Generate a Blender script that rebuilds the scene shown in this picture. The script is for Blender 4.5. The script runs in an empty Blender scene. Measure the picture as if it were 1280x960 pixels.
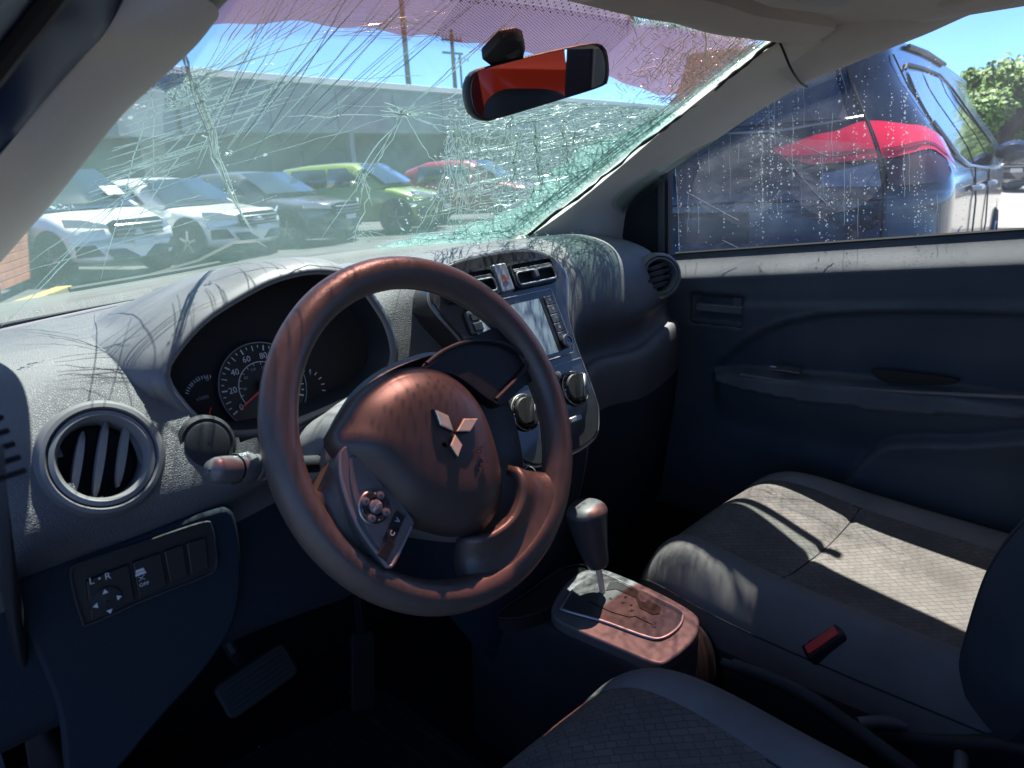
import bpy, math, random
import numpy as np
from mathutils import Vector, Matrix
sc = bpy.context.scene
COL = sc.collection
R_ = math.radians
# ------------------------------------------------------------------ camera
F = 950.0
UP = Vector((-0.05779183, 0.9606953, 0.27152283))
CR = Matrix(((0.69846901, 0.23323626, -0.67656625), (-0.71330299, 0.15055028, -0.68449504), (-0.05779183, 0.9606953, 0.27152283)))
CAM = Vector((-.86, 0, 1.22))
cd = bpy.data.cameras.new('camera'); cam = bpy.data.objects.new('camera', cd); COL.objects.link(cam)
m4 = CR.to_4x4(); m4.translation = CAM; cam.matrix_world = m4
cd.sensor_width = 36; cd.lens = F / 1280 * 36; cd.clip_start = .02; cd.clip_end = 3000
cd.dof.use_dof = True; cd.dof.focus_distance = 1.25; cd.dof.aperture_fstop = 9
sc.camera = cam
# ------------------------------------------------------------------ light
SUNDIR = Vector((.45, .22, 1.0)).normalized()
sun_el = math.asin(SUNDIR.z); sun_az = math.atan2(SUNDIR.x, SUNDIR.y)
w = bpy.data.worlds.new('World'); sc.world = w; w.use_nodes = True
nt = w.node_tree; bg = nt.nodes['Background']
sky = nt.nodes.new('ShaderNodeTexSky'); sky.sky_type = 'NISHITA'; sky.sun_disc = False
sky.sun_elevation = sun_el; sky.sun_rotation = sun_az; sky.air_density = 1.0; sky.altitude = 9000; sky.dust_density = 0; sky.ozone_density = 6
nt.links.new(sky.outputs[0], bg.inputs[0]); bg.inputs[1].default_value = .145
ld = bpy.data.lights.new('sun', 'SUN'); sun = bpy.data.objects.new('sun', ld); COL.objects.link(sun)
ld.energy = 5.0; ld.angle = R_(.53); ld.color = (1, .95, .88)
sun.rotation_euler = SUNDIR.to_track_quat('Z', 'Y').to_euler()
sc.view_settings.view_transform = 'Standard'; sc.view_settings.look = 'None'; sc.view_settings.gamma = 1
sc.view_settings.exposure = 1.55
sc.render.engine = 'CYCLES'
cy = sc.cycles; cy.transparent_max_bounces = 24; cy.max_bounces = 8; cy.diffuse_bounces = 4; cy.glossy_bounces = 4
cy.caustics_reflective = False; cy.caustics_refractive = False; cy.sample_clamp_indirect = 4

# ------------------------------------------------------------------ helpers: geometry
def ray(px, py):
    return (CR @ Vector((px - 640, 480 - py, -F))).normalized()
def P(px, py, x=None, y=None, z=None, d=None):
    r = ray(px, py)
    if x is not None: t = (x - CAM.x) / r.x
    elif y is not None: t = (y - CAM.y) / r.y
    elif z is not None: t = (z - CAM.z) / r.z
    else: t = d
    return CAM + r * t
class Fr:                                   # a flat frame: origin, u (right), v (up), n (out)
    def __init__(s, o, n, up=(0, 0, 1), rot=0):
        s.o = Vector(o); s.n = Vector(n).normalized(); s.u = Vector(up).cross(s.n).normalized(); s.v = s.n.cross(s.u)
        if rot: m = Matrix.Rotation(R_(rot), 3, s.n); s.u = m @ s.u; s.v = m @ s.v
    def __call__(s, u, v, h=0): return s.o + s.u * u + s.v * v + s.n * h
    def px(s, a, b, h=0):
        r = ray(a, b); t = (s.o + s.n * h - CAM).dot(s.n) / r.dot(s.n); p = CAM + r * t - s.o
        return (p.dot(s.u), p.dot(s.v))
def V3(l): return [Vector(p) for p in l]
def cr(pts, n, closed=False):               # Catmull-Rom through points
    pts = [Vector(p) for p in pts]; k = len(pts); out = []
    segs = k if closed else k - 1
    for i in range(segs):
        if closed: a, b, c, d = pts[(i - 1) % k], pts[i], pts[(i + 1) % k], pts[(i + 2) % k]
        else: a, b, c, d = pts[max(i - 1, 0)], pts[i], pts[i + 1], pts[min(i + 2, k - 1)]
        for j in range(n):
            t = j / n
            out.append(.5 * ((2 * b) + (c - a) * t + (2 * a - 5 * b + 4 * c - d) * t * t + (3 * b - a - 3 * c + d) * t ** 3))
    if not closed: out.append(pts[-1].copy())
    return out
def resample(pts, n, closed=False):
    p = [Vector(q) for q in pts]
    if closed: p.append(p[0])
    L = [0]
    for a, b in zip(p, p[1:]): L.append(L[-1] + (b - a).length)
    out = []; m = n if closed else n - 1; j = 0
    for i in range(n):
        s = L[-1] * i / m
        while j < len(L) - 2 and L[j + 1] < s: j += 1
        t = (s - L[j]) / max(1e-9, L[j + 1] - L[j]); out.append(p[j].lerp(p[j + 1], t))
    return out
def inside(x, y, poly):
    c = False; n = len(poly); j = n - 1
    for i in range(n):
        if (poly[i][1] > y) != (poly[j][1] > y) and x < (poly[j][0] - poly[i][0]) * (y - poly[i][1]) / (poly[j][1] - poly[i][1]) + poly[i][0]: c = not c
        j = i
    return c
def sstep(a, b, x):
    t = min(1, max(0, (x - a) / (b - a))); return t * t * (3 - 2 * t)
def mesh(name, V, Fa, m, parent=None, ang=40, bevel=0, seg=2, kind=None, solid=0, sub=0, off=-1):
    me = bpy.data.meshes.new(name); me.from_pydata([tuple(v) for v in V], [], Fa); me.update()
    me.polygons.foreach_set('use_smooth', [True] * len(me.polygons))
    if ang < 180: me.set_sharp_from_angle(angle=R_(ang))
    o = bpy.data.objects.new(name, me); COL.objects.link(o)
    if m: me.materials.append(m)
    if sub: md = o.modifiers.new('sub', 'SUBSURF'); md.levels = sub; md.render_levels = sub
    if solid: md = o.modifiers.new('sol', 'SOLIDIFY'); md.thickness = solid; md.offset = off
    if bevel: md = o.modifiers.new('bev', 'BEVEL'); md.width = bevel; md.segments = seg; md.limit_method = 'ANGLE'; md.angle_limit = R_(30)
    if parent: put(o, parent)
    if kind: o['kind'] = kind
    return o
def put(o, parent):
    o.parent = parent
    r = parent; t = Matrix.Identity(4)
    while r is not None: t = (r.matrix_parent_inverse @ r.matrix_basis if r.parent else r.matrix_basis) @ t; r = r.parent
    o.matrix_parent_inverse = t.inverted()
def tag(o, label=None, cat=None, group=None, kind=None):
    for k, v in (('label', label), ('category', cat), ('group', group), ('kind', kind)):
        if v: o[k] = v
    return o
def thing(name, label, cat, loc=(0, 0, 0), group=None, rz=0):
    o = bpy.data.objects.new(name, None); COL.objects.link(o); o.location = loc; o.rotation_euler.z = rz; o.empty_display_size = .05
    return tag(o, label, cat, group)
def grid(name, rows, m, parent=None, cu=False, cv=False, caps=False, keep=None, **k):
    n = len(rows[0]); V = [p for r in rows for p in r]; Fa = []; R = len(rows)
    for i in range(R if cv else R - 1):
        for j in range(n if cu else n - 1):
            f = (i * n + j, i * n + (j + 1) % n, ((i + 1) % R) * n + (j + 1) % n, ((i + 1) % R) * n + j)
            if keep is None or keep(sum((Vector(V[q]) for q in f), Vector()) / 4, i, j): Fa.append(f)
    if caps: Fa.append(tuple(range(n))[::-1]); Fa.append(tuple((R - 1) * n + j for j in range(n)))
    return mesh(name, V, Fa, m, parent, **k)
def prism(name, pts, d, m, parent=None, bevel=.001, **k):       # outline + extrusion vector (towards the back)
    pts = V3(pts); d = Vector(d); n = len(pts)
    nn = Vector()
    for i in range(n): nn += (pts[i] - pts[0]).cross(pts[(i + 1) % n] - pts[0])
    if nn.dot(d) > 0: pts = pts[::-1]
    V = pts + [p + d for p in pts]
    Fa = [tuple(range(n)), tuple(range(2 * n - 1, n - 1, -1))] + [(i, i + n, (i + 1) % n + n, (i + 1) % n) for i in range(n)]
    return mesh(name, V, Fa, m, parent, bevel=bevel, **k)
def fbox(name, fr, u0, u1, v0, v1, h0, h1, m, parent=None, r=0, bevel=.001, **k):
    return prism(name, [fr(u, v, h1) for u, v in rrect(u0, u1, v0, v1, r)], fr.n * (h0 - h1), m, parent, bevel, **k)
def rrect(u0, u1, v0, v1, r, n=4):
    if r <= 0: return [(u0, v0), (u1, v0), (u1, v1), (u0, v1)]
    o = []
    for cx, cyy, a in ((u1 - r, v0 + r, -90), (u1 - r, v1 - r, 0), (u0 + r, v1 - r, 90), (u0 + r, v0 + r, 180)):
        for i in range(n + 1): b = R_(a + 90 * i / n); o.append((cx + r * math.cos(b), cyy + r * math.sin(b)))
    return o
def box(name, a, b, m, parent=None, bevel=.002, **k):
    return fbox(name, Fr((0, 0, 0), (0, -1, 0)), a[0], b[0], a[2], b[2], -b[1], -a[1], m, parent, 0, bevel, **k)
def tubeVF(pts, r, seg=8, caps=True):
    pts = V3(pts); n = len(pts); V = []; Fa = []; last = None
    for i, p in enumerate(pts):
        t = (pts[min(i + 1, n - 1)] - pts[max(i - 1, 0)]).normalized()
        if last is None: last = t.orthogonal().normalized()
        a = (last - t * last.dot(t)).normalized(); last = a; b = t.cross(a)
        rr = r[i] if isinstance(r, (list, tuple)) else r
        for j in range(seg): q = 2 * math.pi * j / seg; V.append(p + (a * math.cos(q) + b * math.sin(q)) * rr)
    for i in range(n - 1):
        for j in range(seg): Fa.append((i * seg + j, i * seg + (j + 1) % seg, (i + 1) * seg + (j + 1) % seg, (i + 1) * seg + j))
    if caps: Fa += [tuple(range(seg))[::-1], tuple((n - 1) * seg + j for j in range(seg))]
    return V, Fa
def tube(name, pts, r, m, parent=None, seg=8, **k):
    V, Fa = tubeVF(pts, r, seg); return mesh(name, V, Fa, m, parent, **k)
class MB:
    def __init__(s): s.V = []; s.F = []
    def add(s, V, Fa): b = len(s.V); s.V += list(V); s.F += [tuple(i + b for i in f) for f in Fa]
    def tube(s, pts, r, seg=3, caps=False): s.add(*tubeVF(pts, r, seg, caps))
    def build(s, name, m, parent=None, **k): return mesh(name, s.V, s.F, m, parent, **k)
def ring(fr, r, n=32, h=0, ru=None):
    return [fr(r * math.cos(2 * math.pi * i / n), (ru or r) * math.sin(2 * math.pi * i / n), h) for i in range(n)]
def lathe(name, fr, prof, m, parent=None, n=32, ru=1.0, **k):   # prof: (radius, height) along fr.n
    rows = [ring(fr, max(a, 1e-4), n, h, max(a, 1e-4) * ru) for a, h in prof]
    return grid(name, rows, m, parent, cu=True, **k)
def text(name, s, fr, u, v, size, m, parent, rot=0, h=.0006, ext=.0002, align='CENTER'):
    c = bpy.data.curves.new(name, 'FONT'); c.body = s; c.size = size; c.extrude = ext; c.align_x = align; c.align_y = 'CENTER'; c.resolution_u = 2
    t = bpy.data.objects.new(name, c); COL.objects.link(t)
    me = bpy.data.meshes.new_from_object(t); bpy.data.objects.remove(t); bpy.data.curves.remove(c)
    q = Matrix.Rotation(R_(rot), 3, fr.n); U = q @ fr.u; W_ = q @ fr.v; o3 = fr(u, v, h)
    M = Matrix((U, W_, fr.n)).transposed().to_4x4(); M.translation = o3
    me.transform(M); me.materials.clear(); me.materials.append(m)
    o = bpy.data.objects.new(name, me); COL.objects.link(o); put(o, parent); return o

# ------------------------------------------------------------------ helpers: materials
def M(name, col, rough=.5, metal=0, grain=None, var=None, dust=None, coat=0, spec=None, alpha=None, scratch=None, weave=None, flecks=None, streak=None):
    m = bpy.data.materials.new(name); m.use_nodes = True; n = m.node_tree.nodes; L = m.node_tree.links.new
    b = n['Principled BSDF']; b.inputs['Base Color'].default_value = (*col, 1); b.inputs['Roughness'].default_value = rough
    b.inputs['Metallic'].default_value = metal; b.inputs['Coat Weight'].default_value = coat; b.inputs['Coat Roughness'].default_value = .06
    if spec is not None: b.inputs['Specular IOR Level'].default_value = spec
    tc = n.new('ShaderNodeTexCoord'); cur = None
    def noise(scale, det=4, vec=None, dist=0, rgh=.6):
        t = n.new('ShaderNodeTexNoise'); t.inputs['Scale'].default_value = scale; t.inputs['Detail'].default_value = det; t.inputs['Roughness'].default_value = rgh
        t.inputs['Distortion'].default_value = dist; L(vec or tc.outputs['Object'], t.inputs['Vector']); return t.outputs['Fac']
    def ramp(f, a, b_, c0=0, c1=1):
        r = n.new('ShaderNodeMapRange'); r.inputs[1].default_value = a; r.inputs[2].default_value = b_; r.inputs[3].default_value = c0; r.inputs[4].default_value = c1; L(f, r.inputs[0]); return r.outputs[0]
    def mathn(op, a, b_):
        x = n.new('ShaderNodeMath'); x.operation = op
        for i, q in enumerate((a, b_)):
            if isinstance(q, (int, float)): x.inputs[i].default_value = q
            else: L(q, x.inputs[i])
        return x.outputs[0]
    def mix(f, a, c2):
        x = n.new('ShaderNodeMix'); x.data_type = 'RGBA'
        if isinstance(f, (int, float)): x.inputs[0].default_value = f
        else: L(f, x.inputs[0])
        for s, q in ((6, a), (7, c2)):
            if isinstance(q, tuple): x.inputs[s].default_value = (*q, 1)
            else: L(q, x.inputs[s])
        return x.outputs[2]
    cur = tuple(col)
    if var:
        a, s = var[:2]; c2 = tuple(c * (1 - a) for c in col); c3 = tuple(min(1, c * (1 + a)) for c in col)
        cur = mix(ramp(noise(s, 5), .3, .7), c2, c3)
    if weave:                                # woven cloth: (scale, dark, light)
        mp = n.new('ShaderNodeMapping'); L(tc.outputs['Object'], mp.inputs[0]); mp.inputs['Rotation'].default_value = (0, 0, R_(weave[1]))
        br = n.new('ShaderNodeTexBrick'); br.inputs['Scale'].default_value = weave[0]; br.inputs['Mortar Size'].default_value = .035; br.inputs['Brick Width'].default_value = 1.3; br.inputs['Row Height'].default_value = .55
        br.offset = .35; br.offset_frequency = 2; br.squash = .55; br.squash_frequency = 2; br.inputs['Bias'].default_value = 0
        br.inputs['Color1'].default_value = (1, 1, 1, 1); br.inputs['Color2'].default_value = (.72, .72, .72, 1); br.inputs['Mortar'].default_value = (.25, .25, .25, 1); br.inputs['Mortar Smooth'].default_value = .6
        L(mp.outputs[0], br.inputs[0]); wf = br.outputs['Color']
        bw = n.new('ShaderNodeRGBToBW'); L(wf, bw.inputs[0]); wv = bw.outputs[0]
        cur = mix(ramp(wv, .2, 1.0), tuple(c * .55 for c in col) if isinstance(cur, tuple) else mix(1.0, cur, tuple(c * .55 for c in col)), cur)
    if dust:                                  # (colour, amount, scale)
        g = n.new('ShaderNodeNewGeometry'); sp = n.new('ShaderNodeSeparateXYZ'); L(g.outputs['Normal'], sp.inputs[0])
        f = mathn('MULTIPLY', ramp(noise(dust[2], 8, dist=.4), .3, .7, .35, 1), ramp(sp.outputs[2], -.1, .6, .25, 1))
        f = mathn('MULTIPLY', f, dust[1]); cur = mix(f, cur, tuple(dust[0]))
        L(ramp(f, 0, 1, rough, .95), b.inputs['Roughness'])
    if flecks:                                # pale scuffs: (colour, scale, threshold, stretch)
        mp = n.new('ShaderNodeMapping'); L(tc.outputs['Object'], mp.inputs[0]); mp.inputs['Scale'].default_value = flecks[3]
        cur = mix(ramp(noise(flecks[1], 6, mp.outputs[0], 1.5, .7), flecks[2], flecks[2] + .12), cur, tuple(flecks[0]))
    if not isinstance(cur, tuple): L(cur, b.inputs['Base Color'])
    h = None
    if grain:                                 # leather-grain relief: (cells per metre, strength)
        v = n.new('ShaderNodeTexVoronoi'); v.feature = 'DISTANCE_TO_EDGE'; v.inputs['Scale'].default_value = grain[0]; v.inputs['Randomness'].default_value = 1; L(tc.outputs['Object'], v.inputs['Vector'])
        h = ramp(v.outputs['Distance'], 0, .25); st = grain[1]
    if weave: h = wv; st = weave[2]
    if scratch: h = noise(scratch[0], 8); st = scratch[1]
    if h is not None:
        bp = n.new('ShaderNodeBump'); bp.inputs['Strength'].default_value = st; bp.inputs['Distance'].default_value = .001; L(h, bp.inputs['Height']); L(bp.outputs[0], b.inputs['Normal'])
        if scratch and len(scratch) > 2: bp.inputs['Distance'].default_value = scratch[2]
    return m
def GLASS(name, tint, dirt, dcol=(.6, .62, .6), scale=6, gl=.08, rough=.03, streak=None, lo=.35, hi=.75, floor=.3):
    m = bpy.data.materials.new(name); m.use_nodes = True; n = m.node_tree.nodes; L = m.node_tree.links.new; n.clear()
    o = n.new('ShaderNodeOutputMaterial'); tr = n.new('ShaderNodeBsdfTransparent'); tr.inputs[0].default_value = (*tint, 1)
    gs = n.new('ShaderNodeBsdfGlossy'); gs.inputs['Roughness'].default_value = rough
    fr = n.new('ShaderNodeLayerWeight'); fr.inputs[0].default_value = .5; a = n.new('ShaderNodeMixShader')
    p5 = n.new('ShaderNodeMath'); p5.operation = 'POWER'; p5.inputs[1].default_value = 5; L(fr.outputs['Facing'], p5.inputs[0])
    mu = n.new('ShaderNodeMath'); mu.operation = 'MULTIPLY_ADD'; mu.inputs[1].default_value = .6; mu.inputs[2].default_value = gl * .35; mu.use_clamp = True; L(p5.outputs[0], mu.inputs[0])
    L(mu.outputs[0], a.inputs[0]); L(tr.outputs[0], a.inputs[1]); L(gs.outputs[0], a.inputs[2])
    df = n.new('ShaderNodeBsdfDiffuse'); df.inputs[0].default_value = (*dcol, 1); tl = n.new('ShaderNodeBsdfTranslucent'); tl.inputs[0].default_value = (*dcol, 1)
    dm = n.new('ShaderNodeMixShader'); dm.inputs[0].default_value = .5; L(df.outputs[0], dm.inputs[1]); L(tl.outputs[0], dm.inputs[2])
    tc = n.new('ShaderNodeTexCoord'); mp = n.new('ShaderNodeMapping'); L(tc.outputs['Object'], mp.inputs[0]); mp.inputs['Scale'].default_value = streak or (1, 1, 1)
    t = n.new('ShaderNodeTexNoise'); t.inputs['Scale'].default_value = scale; t.inputs['Detail'].default_value = 9; t.inputs['Roughness'].default_value = .65; t.inputs['Distortion'].default_value = .8; L(mp.outputs[0], t.inputs['Vector'])
    r = n.new('ShaderNodeMapRange'); r.inputs[1].default_value = lo; r.inputs[2].default_value = hi; r.inputs[3].default_value = dirt * floor; r.inputs[4].default_value = dirt; L(t.outputs['Fac'], r.inputs[0])
    x = n.new('ShaderNodeMixShader'); L(r.outputs[0], x.inputs[0]); L(a.outputs[0], x.inputs[1]); L(dm.outputs[0], x.inputs[2]); L(x.outputs[0], o.inputs[0])
    return m

DUST = (.40, .40, .41)
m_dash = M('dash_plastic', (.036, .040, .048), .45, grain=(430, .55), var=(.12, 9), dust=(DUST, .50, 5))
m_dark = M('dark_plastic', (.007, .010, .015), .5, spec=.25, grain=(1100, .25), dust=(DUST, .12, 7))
m_knee = M('knee_shade_plastic', (.012, .021, .033), .65, grain=(700, .4), spec=.15)  # darker, bluer copy of the dash plastic; lower dash shade sits in its colour
m_black = M('black_plastic', (.012, .012, .014), .55)
m_void = M('void_black', (.004, .004, .005), .8)
m_gloss = M('gloss_black', (.012, .012, .014), .12, coat=.6, dust=(DUST, .12, 12), flecks=((.2, .17, .15), 40, .66, (1, 1, .4)))
m_satin = M('satin_trim', (.075, .078, .085), .32, dust=(DUST, .3, 9))
m_hood = M('binnacle_plastic', (.07, .073, .08), .42, grain=(1400, .15), var=(.25, 12), dust=(DUST, .4, 6))
m_rim = M('worn_rim', (.085, .068, .060), .38, spec=.5, scratch=(420, .35), var=(.12, 40))
m_hub = M('airbag_leather', (.066, .052, .047), .40, spec=.45, scratch=(900, .12))
m_chrome = M('chrome', (.85, .74, .52), .38, .35, flecks=((.25, .18, .1), 120, .6, (1, 1, 1)))
m_silver = M('silver_paint', (.35, .35, .36), .28, .6, dust=(DUST, .3, 14))
m_pillar = M('pillar_trim', (.62, .58, .51), .8, scratch=(900, .15), var=(.07, 5), flecks=((.75, .71, .62), 16, .62, (4, 4, .8)))
m_liner = M('headliner_cloth', (.54, .49, .44), .95, scratch=(1500, .3), var=(.06, 9))
m_navy = M('navy_paint', (.006, .020, .075), .5, coat=.05, spec=.25, dust=((.2, .2, .24), .05, 9), flecks=((.2, .2, .24), 22, .66, (1, 1, 3)))
m_rubber = M('black_rubber', (.012, .012, .013), .7)
m_door = M('door_plastic', (.012, .026, .042), .55, spec=.3, grain=(850, .35), var=(.1, 6), dust=(DUST, .3, 4))
m_fab = M('seat_insert_cloth', (.18, .163, .150), .95, weave=(58, 38, .8), var=(.28, 9), flecks=((.07, .06, .055), 22, .68, (1, 1, 1)), spec=.1)
m_bol = M('seat_bolster_cloth', (.034, .038, .045), .9, scratch=(2500, .35), var=(.2, 12), dust=(DUST, .14, 6), spec=.15)
m_fabd = M('seat_side_cloth', (.15, .135, .13), .95, scratch=(2200, .3), var=(.15, 12), spec=.1, dust=(DUST, .2, 6))
m_carpet = M('carpet', (.010, .013, .020), 1, scratch=(500, 1, .004), spec=0, var=(.4, 8), flecks=((.08, .07, .06), 60, .70, (1, 1, 1)))
m_print = M('pale_print', (.55, .58, .6), .6)
m_dimprint = M('dim_print', (.22, .25, .28), .6)
m_redp = M('red_plastic', (.62, .02, .03), .4)
m_needle = M('red_needle', (.75, .06, .04), .5)
m_thread = M('seam_thread', (.03, .03, .032), .9)
m_screen = M('sky_sheen_screen', (.10, .15, .20), .08, coat=.5, dust=((.40, .50, .58), 1.6, 3), flecks=((.45, .5, .55), 30, .62, (1, 1, 1)))  # pale blue dust layer paints the sky's reflection on the glass
g_wind = GLASS('windscreen_glass', (.925, .98, .97), .10, (.42, .66, .62), 7, .05, floor=.45, lo=.3, hi=.7)
g_door = GLASS('door_glass', (.95, .975, .98), .07, (.55, .6, .66), 5, .09, lo=.42, hi=.8, floor=.22, streak=(1, 1, .7))
g_crack = bpy.data.materials.new('cracked_edge'); g_crack.use_nodes = True
def crackmat(m, col, tr, em=0):
    n = m.node_tree.nodes; L = m.node_tree.links.new; n.clear(); o = n.new('ShaderNodeOutputMaterial')
    a = n.new('ShaderNodeBsdfTransparent'); a.inputs[0].default_value = (.5, .62, .6, 1); d = n.new('ShaderNodeBsdfTranslucent'); d.inputs[0].default_value = (*col, 1)
    e = n.new('ShaderNodeBsdfDiffuse'); e.inputs[0].default_value = (*col, 1)
    g = n.new('ShaderNodeBsdfGlossy'); g.inputs['Roughness'].default_value = .18; g.inputs[0].default_value = (.9, 1, .97, 1)
    x = n.new('ShaderNodeMixShader'); x.inputs[0].default_value = .5; L(d.outputs[0], x.inputs[1]); L(e.outputs[0], x.inputs[2])
    y = n.new('ShaderNodeMixShader'); y.inputs[0].default_value = .35; L(x.outputs[0], y.inputs[1]); L(g.outputs[0], y.inputs[2])
    z = n.new('ShaderNodeMixShader'); z.inputs[0].default_value = tr; L(y.outputs[0], z.inputs[1]); L(a.outputs[0], z.inputs[2]); L(z.outputs[0], o.inputs[0])
    return m
crackmat(g_crack, (.84, .97, .94), .22)
g_chip = bpy.data.materials.new('glass_chips'); g_chip.use_nodes = True; crackmat(g_chip, (.85, .97, .94), .35)
def FILM(name, col):
    m = bpy.data.materials.new(name); m.use_nodes = True; n = m.node_tree.nodes; L = m.node_tree.links.new; n.clear(); o = n.new('ShaderNodeOutputMaterial')
    a = n.new('ShaderNodeBsdfTransparent'); a.inputs[0].default_value = (*col, 1)
    d = n.new('ShaderNodeBsdfTranslucent'); d.inputs[0].default_value = (.75, .16, .15, 1); g = n.new('ShaderNodeBsdfGlossy'); g.inputs['Roughness'].default_value = .2
    x = n.new('ShaderNodeMixShader'); x.inputs[0].default_value = .03; L(a.outputs[0], x.inputs[1]); L(d.outputs[0], x.inputs[2])
    y = n.new('ShaderNodeMixShader'); y.inputs[0].default_value = .04; L(x.outputs[0], y.inputs[1]); L(g.outputs[0], y.inputs[2]); L(y.outputs[0], o.inputs[0]); return m
m_film = FILM('red_film', (.68, .29, .25))

# ================================================================== OUTSIDE
m_asph = M('asphalt', (.10, .10, .10), .9, var=(.35, .8), scratch=(60, .4, .01), spec=.1)
m_conc = M('concrete', (.33, .31, .28), .9, var=(.2, 1.5))
m_wall = M('building_wall', (.07, .078, .075), .9, var=(.3, .6))
m_fascia = M('building_fascia', (.15, .18, .21), .8, var=(.25, .8))
m_cope = M('white_coping', (.75, .74, .7), .7)
m_brick = M('red_boards', (.40, .13, .07), .85, var=(.25, 3))
m_tyre = M('tyre', (.02, .02, .022), .85)
m_alloy = M('alloy_rim', (.42, .43, .45), .3, .8)
m_cglass = M('car_glass', (.02, .03, .035), .05, coat=1)
m_lamp = M('headlamp', (.5, .52, .55), .08, .3, coat=1)
m_blk = M('grille_black', (.015, .015, .017), .4)
m_amber = M('amber_lens', (.6, .14, .02), .2, coat=.5)
m_plate = M('number_plate', (.6, .6, .58), .5)
m_leaf = M('leaves', (.17, .30, .04), .6, var=(.45, 1.2)); m_bark = M('bark', (.09, .07, .05), .9)
m_pole = M('grey_pole', (.10, .10, .10), .7)
g = mesh('ground', [(-900, -900, 0), (900, -900, 0), (900, 900, 0), (-900, 900, 0)], [(0, 1, 2, 3)], m_asph); tag(g, kind='structure')
# pale concrete apron under the yard row of cars
g = mesh('concrete_yard', [(-8, 20, .006), (4, 16.5, .006), (40, 26, .006), (60, 60, .006), (-8, 60, .006)], [(0, 1, 2, 3, 4)], m_conc); tag(g, kind='structure')
g = mesh('roadway', [(12, -30, .006), (80, -34, .006), (80, 12, .006), (12, 7, .006)], [(0, 1, 2, 3)], m_conc); tag(g, kind='structure')

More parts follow.
